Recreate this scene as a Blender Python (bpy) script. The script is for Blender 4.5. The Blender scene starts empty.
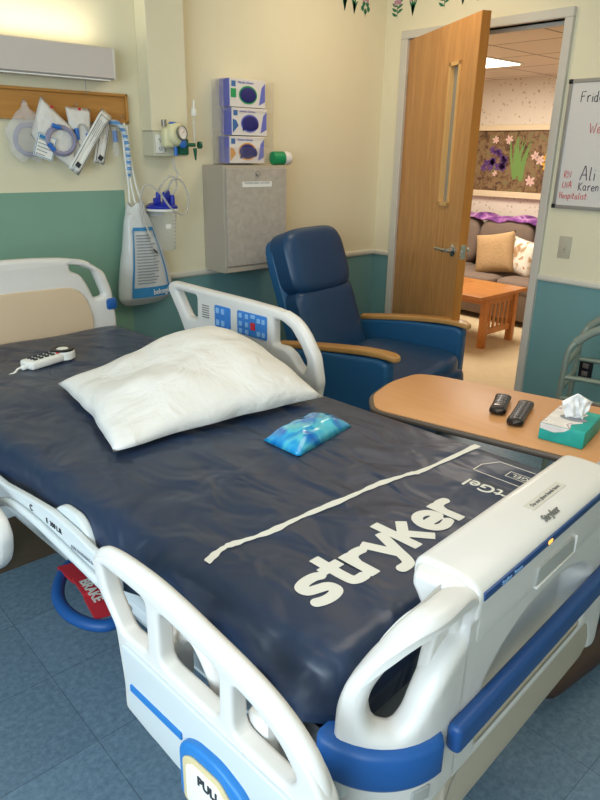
import bpy, bmesh, math, random
from mathutils import Vector, Matrix, Euler, noise
random.seed(7)
SC = bpy.context.scene
COL = SC.collection
PI = math.pi

# ------------------------------------------------------------------ materials
def lin(c):
    return tuple(((x/12.92) if x <= .04045 else ((x+.055)/1.055)**2.4) for x in c)
def hexc(h):
    h = h.lstrip('#'); return lin(tuple(int(h[i:i+2], 16)/255 for i in (0, 2, 4)))
def mat(name, col, rough=.5, metal=0., bump=0., bscale=60., var=0., vscale=8., trans=0., emis=None, estr=1., coat=0., ior=1.45, spec=None, alpha=1., sss=0.):
    m = bpy.data.materials.new(name); m.use_nodes = True
    nt = m.node_tree; b = nt.nodes['Principled BSDF']
    c = hexc(col) if isinstance(col, str) else col
    b.inputs['Base Color'].default_value = (*c, 1)
    b.inputs['Roughness'].default_value = rough
    b.inputs['Metallic'].default_value = metal
    b.inputs['IOR'].default_value = ior
    b.inputs['Transmission Weight'].default_value = trans
    b.inputs['Coat Weight'].default_value = coat
    b.inputs['Alpha'].default_value = alpha
    if sss: b.inputs['Subsurface Weight'].default_value = sss; b.inputs['Subsurface Radius'].default_value = (.05, .05, .05)
    if spec is not None: b.inputs['Specular IOR Level'].default_value = spec
    if emis: b.inputs['Emission Color'].default_value = (*hexc(emis), 1); b.inputs['Emission Strength'].default_value = estr
    tc = nt.nodes.new('ShaderNodeTexCoord')
    if var or bump:
        n = nt.nodes.new('ShaderNodeTexNoise'); n.inputs['Scale'].default_value = vscale; n.inputs['Detail'].default_value = 5
        nt.links.new(tc.outputs['Object'], n.inputs['Vector'])
        if var:
            mx = nt.nodes.new('ShaderNodeMix'); mx.data_type = 'RGBA'
            mx.inputs['A'].default_value = (*[x*(1-var) for x in c], 1)
            mx.inputs['B'].default_value = (*[min(1, x*(1+var)) for x in c], 1)
            nt.links.new(n.outputs['Fac'], mx.inputs['Factor'])
            nt.links.new(mx.outputs['Result'], b.inputs['Base Color'])
        if bump:
            n2 = nt.nodes.new('ShaderNodeTexNoise'); n2.inputs['Scale'].default_value = bscale; n2.inputs['Detail'].default_value = 4
            nt.links.new(tc.outputs['Object'], n2.inputs['Vector'])
            bp = nt.nodes.new('ShaderNodeBump'); bp.inputs['Strength'].default_value = bump; bp.inputs['Distance'].default_value = .01
            nt.links.new(n2.outputs['Fac'], bp.inputs['Height']); nt.links.new(bp.outputs['Normal'], b.inputs['Normal'])
    return m
def ramp(nt, stops, interp='LINEAR'):
    r = nt.nodes.new('ShaderNodeValToRGB'); r.color_ramp.interpolation = interp
    e = r.color_ramp.elements
    e[0].position = stops[0][0]; e[0].color = (*stops[0][1], 1)
    e[1].position = stops[-1][0]; e[1].color = (*stops[-1][1], 1)
    for p, c in stops[1:-1]:
        x = e.new(p); x.color = (*c, 1)
    return r
def wood(name, c1, c2, scale=6., stretch=(1, 1, .08), rough=.4, dist=2.):
    m = mat(name, c1, rough); nt = m.node_tree; b = nt.nodes['Principled BSDF']
    tc = nt.nodes.new('ShaderNodeTexCoord'); mp = nt.nodes.new('ShaderNodeMapping'); mp.inputs['Scale'].default_value = stretch
    n = nt.nodes.new('ShaderNodeTexNoise'); n.inputs['Scale'].default_value = scale; n.inputs['Detail'].default_value = 6; n.inputs['Distortion'].default_value = dist
    n2 = nt.nodes.new('ShaderNodeTexNoise'); n2.inputs['Scale'].default_value = scale*14; n2.inputs['Detail'].default_value = 3
    nt.links.new(tc.outputs['Object'], mp.inputs['Vector']); nt.links.new(mp.outputs['Vector'], n.inputs['Vector']); nt.links.new(mp.outputs['Vector'], n2.inputs['Vector'])
    ad = nt.nodes.new('ShaderNodeMath'); ad.operation = 'MULTIPLY_ADD'; ad.inputs[1].default_value = .25
    nt.links.new(n2.outputs['Fac'], ad.inputs[0]); nt.links.new(n.outputs['Fac'], ad.inputs[2])
    r = ramp(nt, [(.38, hexc(c2)), (.52, hexc(c1)), (.64, tuple(.5*(a+b_) for a, b_ in zip(hexc(c1), hexc(c2)))), (.8, hexc(c1))])
    nt.links.new(ad.outputs[0], r.inputs['Fac']); nt.links.new(r.outputs['Color'], b.inputs['Base Color'])
    return m

M = {}
M['cream'] = mat('wall_cream_paint', '#e4dcc0', .75, bump=.05, bscale=90, var=.02)
M['green'] = mat('wall_green_paint', '#7fa592', .6, bump=.05, bscale=90, var=.03)
M['teal'] = mat('wall_teal_paint', '#6d9799', .6, bump=.05, bscale=90, var=.03)
M['trim'] = mat('trim_offwhite', '#d6d2c6', .5)
M['frame'] = mat('door_frame_paint', '#c9c5bb', .45)
M['ceil'] = mat('ceiling_white', '#e6e2d6', .9)
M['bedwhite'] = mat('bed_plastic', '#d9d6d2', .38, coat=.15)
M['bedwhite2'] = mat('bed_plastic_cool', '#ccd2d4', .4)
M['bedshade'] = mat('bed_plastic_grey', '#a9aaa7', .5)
M['bedbeige'] = mat('bed_plastic_beige', '#b8ae9c', .5)
M['bumper'] = mat('blue_bumper', '#1d569a', .45, bump=.03, bscale=200)
M['bumper_dark'] = mat('blue_bar', '#1f4a84', .4)
M['navyline'] = mat('navy_strip', '#24467a', .4)
M['blueline'] = mat('blue_strip', '#2b7bc4', .4)
M['hbpanel'] = mat('headboard_panel', '#d3bb9d', .5, var=.03)
M['greymetal'] = mat('grey_metal', '#8d9192', .35, .7)
M['darkmetal'] = mat('dark_metal', '#3a3d40', .5, .5)
M['black'] = mat('black_plastic', '#16171a', .35)
M['rubber'] = mat('rubber', '#222222', .8)
M['white'] = mat('white_plastic', '#e8e6e0', .4)
M['print'] = mat('white_print', '#dcd9cf', .55)
M['chrome'] = mat('chrome', '#c9c9c6', .18, 1.)
M['steel'] = mat('brushed_steel', '#8f8b82', .4, .6)
M['keyblue'] = mat('key_panel_blue', '#3a7cc6', .4)
M['keylight'] = mat('key_light', '#86b2e0', .4)
M['red'] = mat('red_plastic', '#c42f3a', .45)
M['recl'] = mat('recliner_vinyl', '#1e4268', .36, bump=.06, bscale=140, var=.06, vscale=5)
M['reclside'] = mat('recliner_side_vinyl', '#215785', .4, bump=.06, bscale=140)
M['armwood'] = wood('arm_wood', '#c49459', '#ad7a42', 8, (1, .1, 1), .35, 1)
M['doorwood'] = wood('door_wood', '#cd9558', '#a66e38', 5., (1, 1, .09), .35, 2.5)
M['edgewood'] = wood('door_edge_wood', '#b5742f', '#9c6024', 5, (1, 1, .08), .4, 1)
M['boardwood'] = wood('board_wood', '#c08a48', '#a8702f', 6, (.1, 1, 1), .4, 1)
M['traywood'] = wood('tray_laminate', '#cf9765', '#c48a58', 4, (1, .08, 1), .38, 1.2)
M['trayedge'] = mat('tray_edge', '#5d5046', .45)
M['tablewood'] = wood('coffee_table_wood', '#c07d3e', '#a5652a', 6, (1, .15, .15), .3, 1)
M['pillow'] = mat('pillow_cotton', '#dedbd6', .85)
M['acrylic'] = mat('clear_acrylic', '#ffffff', .05, trans=.9, ior=1.4, alpha=.3)
M['film'] = mat('clear_film', '#f6f6f8', .2, trans=.2, ior=1.1, alpha=.33, bump=1., bscale=30)
M['filmwhite'] = mat('film_highlight_white', '#f6f4f0', .25, ior=1.1, alpha=.72, bump=1., bscale=28)  # clear film; raised white and opacity paint in its highlights
M['clear'] = mat('clear_plastic', '#e6ecef', .12, trans=.6, ior=1.15, alpha=.45)
M['tubing'] = mat('clear_tubing', '#d5d3cf', .2, trans=.3, ior=1.2, alpha=.75)
M['lilac'] = mat('lilac_tubing', '#b5b2cd', .25, trans=.3, ior=1.2, alpha=.8)
M['paper'] = mat('paper', '#ecebe6', .8)
M['inkgrey'] = mat('ink_grey', '#8b8f96', .8)
M['inkblue'] = mat('ink_blue', '#2e7fb4', .6)
M['inkdark'] = mat('ink_dark', '#33363c', .8)
M['fitting'] = mat('blue_fitting', '#2f6fc4', .4)
M['lidblue'] = mat('canister_lid_blue', '#2230a8', .35)
M['regcream'] = mat('regulator_cream', '#ded9b0', .4)
M['flowgreen'] = mat('oxygen_green', '#12583f', .4)
M['capgreen'] = mat('can_green', '#158a55', .4)
M['cabframe'] = mat('cabinet_frame_metal', '#b3a99b', .5)
M['switch'] = mat('switch_ivory', '#b9b3a0', .5)
M['marker_red'] = mat('marker_red', '#d1514c', .6)
M['marker_dark'] = mat('marker_dark', '#4a2f45', .6)
M['marker_black'] = mat('marker_black', '#2c2a33', .6)
M['boardwhite'] = mat('whiteboard_surface', '#d9d5d2', .25)
M['alu'] = mat('aluminium', '#a5a29f', .4, .6)
M['walker'] = mat('walker_paint', '#8b958a', .4, .3)
M['walkergrip'] = mat('walker_grip', '#7b847b', .7)
M['remote'] = mat('remote_black', '#1a1516', .3)
M['remotekey'] = mat('remote_keys', '#6a6260', .5)
M['tissue'] = mat('tissue_paper', '#eeeae8', .9, bump=.4, bscale=30, sss=.1)
M['purpleglove'] = mat('dark_blue_nitrile', '#23246f', .6)
M['boxviolet'] = mat('box_violet', '#6a70c4', .55)
M['boxwhite'] = mat('box_white', '#e2dcda', .55)
M['boxgreen'] = mat('box_green', '#2b9c5e', .5)
M['boxblue'] = mat('box_blue', '#3f6fae', .5)
M['boxorange'] = mat('box_orange', '#d99a4a', .5)
M['leaf'] = mat('sticker_leaf_green', '#2f7350', .7)
M['bloomp'] = mat('sticker_bloom_pink', '#b98a9c', .7)
M['carpet'] = mat('hall_carpet', '#d2bd97', .95, bump=.4, bscale=150, var=.08, vscale=14)
M['couch'] = mat('couch_fabric', '#7d6b5e', .95, bump=.3, bscale=120, var=.12, vscale=12)
M['tanfur'] = mat('tan_pillow_fabric', '#b09068', .95, bump=.6, bscale=50, var=.15, vscale=12)
M['vent'] = mat('dark_slot', '#6d6c68', .7)
M['amber'] = mat('amber_led', '#ffb04a', .4, emis='#ffae50', estr=1.5)
M['glass'] = mat('door_glass', '#b9b6aa', .12, trans=.4, ior=1.45)  # pale tint paints a reflection into the glass colour
M['brownbase'] = mat('table_base_brown', '#42302a', .35)

# floor
def floor_mat():
    m = mat('floor_tile', '#5b6f80', .34); nt = m.node_tree; b = nt.nodes['Principled BSDF']
    tc = nt.nodes.new('ShaderNodeTexCoord')
    mp = nt.nodes.new('ShaderNodeMapping'); mp.inputs['Location'].default_value = (.245, .243, 0)
    nt.links.new(tc.outputs['Object'], mp.inputs['Vector'])
    br = nt.nodes.new('ShaderNodeTexBrick'); br.offset = 0; br.inputs['Scale'].default_value = 1.
    br.inputs['Brick Width'].default_value = .305; br.inputs['Row Height'].default_value = .305
    br.inputs['Mortar Size'].default_value = .0013; br.inputs['Mortar Smooth'].default_value = .2
    br.inputs['Color1'].default_value = (.93, .93, .93, 1); br.inputs['Color2'].default_value = (1.05, 1.05, 1.05, 1); br.inputs['Mortar'].default_value = (.55, .55, .55, 1)
    nt.links.new(mp.outputs['Vector'], br.inputs['Vector'])
    n = nt.nodes.new('ShaderNodeTexNoise'); n.inputs['Scale'].default_value = 55; n.inputs['Detail'].default_value = 6; n.inputs['Roughness'].default_value = .7
    nt.links.new(tc.outputs['Object'], n.inputs['Vector'])
    r = ramp(nt, [(.3, hexc('#5a7083')), (.5, hexc('#6a8194')), (.72, hexc('#7e95a7'))])
    nt.links.new(n.outputs['Fac'], r.inputs['Fac'])
    mu = nt.nodes.new('ShaderNodeMix'); mu.data_type = 'RGBA'; mu.blend_type = 'MULTIPLY'; mu.inputs['Factor'].default_value = 1
    nt.links.new(r.outputs['Color'], mu.inputs['A']); nt.links.new(br.outputs['Color'], mu.inputs['B'])
    nt.links.new(mu.outputs['Result'], b.inputs['Base Color'])
    return m
M['floor'] = floor_mat()
M['floorborder'] = mat('floor_border_brown', '#5e4c42', .35, var=.12, vscale=40)

def wallpaper_mat():
    m = mat('wallpaper', '#d8c3b2', .8); nt = m.node_tree; b = nt.nodes['Principled BSDF']
    tc = nt.nodes.new('ShaderNodeTexCoord')
    v = nt.nodes.new('ShaderNodeTexVoronoi'); v.inputs['Scale'].default_value = 23; v.inputs['Randomness'].default_value = .9
    n = nt.nodes.new('ShaderNodeTexNoise'); n.inputs['Scale'].default_value = 30; n.inputs['Detail'].default_value = 3
    nt.links.new(tc.outputs['Object'], v.inputs['Vector']); nt.links.new(tc.outputs['Object'], n.inputs['Vector'])
    ad = nt.nodes.new('ShaderNodeMath'); ad.operation = 'MULTIPLY_ADD'; ad.inputs[1].default_value = .9
    nt.links.new(n.outputs['Fac'], ad.inputs[0]); nt.links.new(v.outputs['Distance'], ad.inputs[2])
    r = ramp(nt, [(.54, hexc('#ada487')), (.64, hexc('#d3bba8')), (.72, hexc('#e0d4c4'))])
    nt.links.new(ad.outputs[0], r.inputs['Fac']); nt.links.new(r.outputs['Color'], b.inputs['Base Color'])
    return m
M['wallpaper'] = wallpaper_mat()
def hallceil_mat():
    m = mat('hall_ceiling_tile', '#e6d8c6', .9); nt = m.node_tree; b = nt.nodes['Principled BSDF']
    tc = nt.nodes.new('ShaderNodeTexCoord'); mp = nt.nodes.new('ShaderNodeMapping'); mp.inputs['Location'].default_value = (.2, .1, 0)
    br = nt.nodes.new('ShaderNodeTexBrick'); br.offset = 0; br.inputs['Scale'].default_value = 1.
    br.inputs['Brick Width'].default_value = .61; br.inputs['Row Height'].default_value = .61; br.inputs['Mortar Size'].default_value = .008
    br.inputs['Color1'].default_value = (*hexc('#e6d8c6'), 1); br.inputs['Color2'].default_value = (*hexc('#e0d2c0'), 1); br.inputs['Mortar'].default_value = (*hexc('#8a7562'), 1)
    nt.links.new(tc.outputs['Object'], mp.inputs['Vector']); nt.links.new(mp.outputs['Vector'], br.inputs['Vector']); nt.links.new(br.outputs['Color'], b.inputs['Base Color'])
    return m
M['hallceil'] = hallceil_mat()
def cover_mat():
    m = mat('mattress_cover', '#172a45', .38); nt = m.node_tree; b = nt.nodes['Principled BSDF']
    b.inputs['Specular IOR Level'].default_value = .75; b.inputs['Sheen Weight'].default_value = .05; b.inputs['Sheen Roughness'].default_value = .4; b.inputs['Sheen Tint'].default_value = (1, .9, .8, 1)
    tc = nt.nodes.new('ShaderNodeTexCoord')
    mp = nt.nodes.new('ShaderNodeMapping'); mp.inputs['Scale'].default_value = (1.6, 1, 1); mp.inputs['Rotation'].default_value = (0, 0, .5)
    nt.links.new(tc.outputs['Object'], mp.inputs['Vector'])
    n = nt.nodes.new('ShaderNodeTexNoise'); n.inputs['Scale'].default_value = 6; n.inputs['Detail'].default_value = 2; n.inputs['Distortion'].default_value = .5
    n.inputs['Roughness'].default_value = .45
    nt.links.new(mp.outputs['Vector'], n.inputs['Vector'])
    n2 = nt.nodes.new('ShaderNodeTexNoise'); n2.noise_type = 'RIDGED_MULTIFRACTAL'; n2.inputs['Scale'].default_value = 4; n2.inputs['Detail'].default_value = 1; n2.inputs['Distortion'].default_value = .3
    nt.links.new(mp.outputs['Vector'], n2.inputs['Vector'])
    ad = nt.nodes.new('ShaderNodeMath'); ad.operation = 'MULTIPLY_ADD'; ad.inputs[1].default_value = -.35
    nt.links.new(n2.outputs['Fac'], ad.inputs[0]); nt.links.new(n.outputs['Fac'], ad.inputs[2])
    bp = nt.nodes.new('ShaderNodeBump'); bp.inputs['Strength'].default_value = .9; bp.inputs['Distance'].default_value = .03
    nt.links.new(ad.outputs[0], bp.inputs['Height']); nt.links.new(bp.outputs['Normal'], b.inputs['Normal'])
    return m
M['cover'] = cover_mat()
def crease(m, s1, s2, st, dist=.03):
    nt = m.node_tree; b = nt.nodes['Principled BSDF']; tc = nt.nodes.new('ShaderNodeTexCoord')
    n = nt.nodes.new('ShaderNodeTexNoise'); n.noise_type = 'RIDGED_MULTIFRACTAL'; n.inputs['Scale'].default_value = s1; n.inputs['Detail'].default_value = 3; n.inputs['Distortion'].default_value = .6
    n2 = nt.nodes.new('ShaderNodeTexNoise'); n2.inputs['Scale'].default_value = s2; n2.inputs['Detail'].default_value = 4; n2.inputs['Distortion'].default_value = .8
    nt.links.new(tc.outputs['Object'], n.inputs['Vector']); nt.links.new(tc.outputs['Object'], n2.inputs['Vector'])
    ad = nt.nodes.new('ShaderNodeMath'); ad.operation = 'MULTIPLY_ADD'; ad.inputs[1].default_value = -.5
    nt.links.new(n.outputs['Fac'], ad.inputs[0]); nt.links.new(n2.outputs['Fac'], ad.inputs[2])
    bp = nt.nodes.new('ShaderNodeBump'); bp.inputs['Strength'].default_value = st; bp.inputs['Distance'].default_value = dist
    nt.links.new(ad.outputs[0], bp.inputs['Height']); nt.links.new(bp.outputs['Normal'], b.inputs['Normal'])
crease(M['pillow'], 4., 8, .5, .03)
def picture_mat():
    m = mat('flower_photo', '#6a5040', .5); nt = m.node_tree; b = nt.nodes['Principled BSDF']
    tc = nt.nodes.new('ShaderNodeTexCoord')
    n = nt.nodes.new('ShaderNodeTexNoise'); n.inputs['Scale'].default_value = 17; n.inputs['Detail'].default_value = 6; n.inputs['Roughness'].default_value = .7; n.inputs['Distortion'].default_value = .6
    nt.links.new(tc.outputs['Object'], n.inputs['Vector'])
    r = ramp(nt, [(.36, hexc('#3a2a20')), (.47, hexc('#6f5338')), (.55, hexc('#8b6f50')), (.63, hexc('#5f6a3c')), (.75, hexc('#b89a80'))])
    nt.links.new(n.outputs['Fac'], r.inputs['Fac']); nt.links.new(r.outputs['Color'], b.inputs['Base Color'])
    return m
M['photo'] = picture_mat()
def ramp_noise(name, stops, scale, rough=.6, detail=2, dist=.5, **k):
    m = mat(name, '#ffffff', rough, **k); nt = m.node_tree; b = nt.nodes['Principled BSDF']
    tc = nt.nodes.new('ShaderNodeTexCoord'); n = nt.nodes.new('ShaderNodeTexNoise'); n.inputs['Scale'].default_value = scale; n.inputs['Detail'].default_value = detail; n.inputs['Distortion'].default_value = dist
    nt.links.new(tc.outputs['Object'], n.inputs['Vector'])
    r = ramp(nt, [(p, hexc(c)) for p, c in stops]); nt.links.new(n.outputs['Fac'], r.inputs['Fac']); nt.links.new(r.outputs['Color'], b.inputs['Base Color'])
    return m
M['blanket'] = ramp_noise('purple_blanket', [(.35, '#5c2f6e'), (.5, '#9a5aa0'), (.6, '#c9a0c4'), (.7, '#7a3f8a')], 9, .9)
M['whitefur'] = ramp_noise('brown_white_fabric', [(.4, '#b08a5e'), (.5, '#e6dccb'), (.65, '#efe6d8'), (.72, '#b5875a')], 11, .9)
M['wipes'] = ramp_noise('blue_packet', [(.36, '#0b62b8'), (.48, '#1f93cc'), (.58, '#59bfd0'), (.7, '#2aa3c9')], 14, .15, coat=.6)
M['tissuebox'] = ramp_noise('teal_tissue_box', [(.3, '#128c84'), (.6, '#1aa095'), (.8, '#3fb3a5')], 12, .5)
M['tissuetop'] = ramp_noise('tissue_box_top', [(.45, '#d9d2cd'), (.56, '#e9e4de'), (.6, '#a98a9a'), (.66, '#e6e0da')], 22, .6)
M['cabdoor'] = ramp_noise('speckled_laminate', [(.25, '#aaa197'), (.5, '#b5aca2'), (.75, '#bfb7ad')], 30, .45, detail=5)
M['hallcouchseat'] = M['couch']

# ------------------------------------------------------------------ mesh helpers
def V(*a): return Vector(a)
def finish(name, bm, m, parent=None, smooth=True, bevel=0, subsurf=0, angle=40, mats=None):
    bm.normal_update()
    bmesh.ops.recalc_face_normals(bm, faces=bm.faces[:]) if not getattr(bm, '_keep', False) else None
    me = bpy.data.meshes.new(name); bm.to_mesh(me); bm.free()
    return link(name, me, m, parent, smooth, bevel, subsurf, angle, mats)
def link(name, me, m, parent=None, smooth=True, bevel=0, subsurf=0, angle=40, mats=None):
    o = bpy.data.objects.new(name, me); COL.objects.link(o)
    for x in (mats or [m]): me.materials.append(x)
    if smooth:
        me.polygons.foreach_set('use_smooth', [True]*len(me.polygons))
        if not subsurf:
            try: me.set_sharp_from_angle(angle=math.radians(angle))
            except Exception: pass
    if bevel:
        b = o.modifiers.new('b', 'BEVEL'); b.width = bevel; b.segments = 3; b.limit_method = 'ANGLE'; b.angle_limit = math.radians(35)
    if subsurf:
        s = o.modifiers.new('s', 'SUBSURF'); s.levels = subsurf; s.render_levels = subsurf
    if parent: o.parent = parent
    return o
def box(bm, c, s, R=None, bevel=0, seg=2):
    t = bmesh.new(); bmesh.ops.create_cube(t, size=1)
    for v in t.verts: v.co = Vector((v.co.x*s[0], v.co.y*s[1], v.co.z*s[2]))
    if bevel: bmesh.ops.bevel(t, geom=t.edges[:]+t.verts[:], offset=bevel, segments=seg, profile=.5, affect='EDGES')
    for v in t.verts:
        p = v.co
        if R is not None: p = R @ p
        v.co = p+Vector(c)
    merge(bm, t)
def merge(bm, t, mi=None):
    vm = {}
    for v in t.verts: vm[v] = bm.verts.new(v.co)
    for f in t.faces:
        try:
            g = bm.faces.new([vm[v] for v in f.verts]); g.material_index = f.material_index if mi is None else mi
        except ValueError: pass
    t.free()
def smoothpts(pts, n=8, closed=False):
    pts = [Vector(p) for p in pts]; out = []; N = len(pts)
    rng = range(N if closed else N-1)
    for i in rng:
        if closed: p0, p1, p2, p3 = pts[(i-1) % N], pts[i], pts[(i+1) % N], pts[(i+2) % N]
        else: p0, p1, p2, p3 = pts[max(i-1, 0)], pts[i], pts[i+1], pts[min(i+2, N-1)]
        for k in range(n):
            t = k/n
            out.append(.5*((2*p1)+(-p0+p2)*t+(2*p0-5*p1+4*p2-p3)*t*t+(-p0+3*p1-3*p2+p3)*t**3))
    if not closed: out.append(pts[-1])
    return out
def tube(bm, pts, r, seg=10, closed=False, sm=0, cap=True, flat=None):
    if sm: pts = smoothpts(pts, sm, closed)
    pts = [Vector(p) for p in pts]; N = len(pts)
    rf = r if callable(r) else (lambda t: r)
    up = None; rings = []
    for i, p in enumerate(pts):
        if closed: d = pts[(i+1) % N]-pts[i-1]
        else: d = pts[min(i+1, N-1)]-pts[max(i-1, 0)]
        if d.length < 1e-9: d = Vector((0, 0, 1))
        d.normalize()
        if up is None:
            up = Vector((0, 0, 1)) if abs(d.z) < .9 else Vector((1, 0, 0))
        up = (up-d*up.dot(d)).normalized(); sd = d.cross(up)
        rr = rf(i/max(1, N-1)); fx, fz = flat or (1, 1)
        rings.append([bm.verts.new(p+(sd*math.cos(2*PI*k/seg)*fx+up*math.sin(2*PI*k/seg)*fz)*rr) for k in range(seg)])
    M_ = N if closed else N-1
    for i in range(M_):
        a, b = rings[i], rings[(i+1) % N]
        for k in range(seg):
            bm.faces.new((a[k], a[(k+1) % seg], b[(k+1) % seg], b[k]))
    if cap and not closed:
        bm.faces.new(rings[0][::-1]); bm.faces.new(rings[-1])
def lathe(bm, prof, seg=20, M4=None, cap=True):
    rings = []
    for r, z in prof:
        ring = []
        for k in range(seg):
            p = Vector((r*math.cos(2*PI*k/seg), r*math.sin(2*PI*k/seg), z))
            ring.append(bm.verts.new(M4 @ p if M4 else p))
        rings.append(ring)
    for a, b in zip(rings, rings[1:]):
        for k in range(seg): bm.faces.new((a[k], a[(k+1) % seg], b[(k+1) % seg], b[k]))
    if cap: bm.faces.new(rings[0][::-1]); bm.faces.new(rings[-1])
def axis(p, d, roll=0):
    """matrix placing local z along d at p"""
    d = Vector(d).normalized(); q = d.to_track_quat('Z', 'Y')
    return Matrix.Translation(Vector(p)) @ q.to_matrix().to_4x4()
def curve_mesh(splines, extrude, bevel, res=3, closed_smooth=None):
    cu = bpy.data.curves.new('tmp', 'CURVE'); cu.dimensions = '2D'; cu.fill_mode = 'BOTH'
    cu.extrude = extrude; cu.bevel_depth = bevel; cu.bevel_resolution = res; cu.offset = -bevel
    for pts in splines:
        s = cu.splines.new('POLY'); s.points.add(len(pts)-1)
        for p, q in zip(s.points, pts): p.co = (q[0], q[1], 0, 1)
        s.use_cyclic_u = True
    o = bpy.data.objects.new('tmp', cu); COL.objects.link(o)
    dg = bpy.context.evaluated_depsgraph_get(); me = bpy.data.meshes.new_from_object(o.evaluated_get(dg))
    bpy.data.objects.remove(o); bpy.data.curves.remove(cu)
    return me
def rpoly(pts, r, n=5):
    """round polygon corners; r number or list"""
    out = []; N = len(pts)
    for i, p in enumerate(pts):
        p = Vector((p[0], p[1])); a = Vector(pts[i-1][:2]); b = Vector(pts[(i+1) % N][:2])
        rr = r[i] if isinstance(r, (list, tuple)) else r
        da = (a-p); db = (b-p); L = min(rr, da.length*.45, db.length*.45)
        if L < 1e-5: out.append(tuple(p)); continue
        s = p+da.normalized()*L; e = p+db.normalized()*L
        for k in range(n+1):
            t = k/n; out.append(tuple(s*(1-t)**2+p*2*t*(1-t)+e*t*t))
    return out
def plate(name, outer, holes, thick, bevel, fn, m, parent=None, cuts=None, angle=50):
    """2D outline -> rounded plate; fn maps (a,b,c) to a point; c is the depth in -thick/2..thick/2; curve outline is offset inward by bevel"""
    me = curve_mesh([outer]+holes, max(1e-4, thick/2-bevel), bevel)
    bm = bmesh.new(); bm.from_mesh(me); bpy.data.meshes.remove(me)
    bmesh.ops.remove_doubles(bm, verts=bm.verts[:], dist=1e-5)
    if cuts:
        for ax, vals in cuts:
            for c in vals:
                co = [0, 0, 0]; no = [0, 0, 0]; co[ax] = c; no[ax] = 1
                bmesh.ops.bisect_plane(bm, geom=bm.verts[:]+bm.edges[:]+bm.faces[:], plane_co=co, plane_no=no)
    for v in bm.verts: v.co = fn(*v.co)
    return finish(name, bm, m, parent, angle=angle)
FS = [.0]
def text_mesh(s, size, align='LEFT', offset=0., ext=.0006, spacing=1., shear=0.):
    cu = bpy.data.curves.new('t', 'FONT'); cu.body = s; cu.size = size; cu.align_x = align; cu.offset = offset; cu.extrude = ext; cu.space_character = spacing; cu.shear = shear
    o = bpy.data.objects.new('t', cu); COL.objects.link(o)
    dg = bpy.context.evaluated_depsgraph_get(); me = bpy.data.meshes.new_from_object(o.evaluated_get(dg))
    bpy.data.objects.remove(o); bpy.data.curves.remove(cu)
    return me
def text(name, s, size, P, X, Y, m, parent=None, align='CENTER', offset=0., ext=.0006, spacing=1., width=None):
    """text at P with reading direction X and up direction Y (parent space)"""
    me = text_mesh(s, size, align, offset, ext, spacing)
    X = Vector(X).normalized(); Y = Vector(Y).normalized(); Z = X.cross(Y)
    xs = [v.co.x for v in me.vertices] or [0, 1]
    k = (width/(max(xs)-min(xs))) if width else 1
    for v in me.vertices: v.co = Vector(P)+X*v.co.x*k+Y*v.co.y+Z*v.co.z
    return link(name, me, m, parent, smooth=False)
def empty(name, loc, rz=0, label=None, cat=None, group=None):
    o = bpy.data.objects.new(name, None); COL.objects.link(o); o.location = loc; o.rotation_euler = (0, 0, rz); o.empty_display_size = .05
    if label: tag(o, label, cat, group)
    return o
def tag(o, label, cat, group=None):
    o['label'] = label; o['category'] = cat
    if group: o['group'] = group
    return o
def struct(o):
    o['kind'] = 'structure'; return o
def grid(bm, nu, nv, fn, closed_u=False):
    vs = [[bm.verts.new(fn(i/nu, j/nv)) for j in range(nv+1)] for i in range(nu+1)]
    for i in range(nu):
        for j in range(nv):
            bm.faces.new((vs[i][j], vs[i+1][j], vs[i+1][j+1], vs[i][j+1]))
    return vs
def quad(bm, a, b, c, d, mi=0):
    f = bm.faces.new([bm.verts.new(Vector(p)) for p in (a, b, c, d)]); f.material_index = mi; return f
def ngon(bm, pts): bm.faces.new([bm.verts.new(Vector(p)) for p in pts])
def cush(bm, c, s, R=None, p=4., n=12, pinch=0.):
    """superellipsoid cushion"""
    t = bmesh.new(); bmesh.ops.create_cube(t, size=2)
    bmesh.ops.subdivide_edges(t, edges=t.edges[:], cuts=n, use_grid_fill=True)
    for v in t.verts:
        q = v.co; L = (abs(q.x)**p+abs(q.y)**p+abs(q.z)**p)**(1/p)
        q = q/L
        v.co = Vector((q.x*s[0]/2, q.y*s[1]/2, q.z*s[2]/2))
        if R is not None: v.co = R @ v.co
        v.co += Vector(c)
    merge(bm, t)

# ------------------------------------------------------------------ room shell
def wallbox(name, x0, x1, y0, y1, z0, z1, m):
    bm = bmesh.new(); box(bm, ((x0+x1)/2, (y0+y1)/2, (z0+z1)/2), (x1-x0, y1-y0, z1-z0))
    return struct(finish(name, bm, m, smooth=False))
XL, YB, ZC = -4.75, -4.9, 2.55
ZR = .862
wallbox('floor', XL, 0, YB, -.84, -.06, 0, M['floor'])
wallbox('floor_border', XL, 0, -.84, 0, -.06, 0, M['floorborder'])
wallbox('ceiling', XL-.1, .1, YB-.1, .1, ZC, ZC+.08, M['ceil'])
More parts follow.
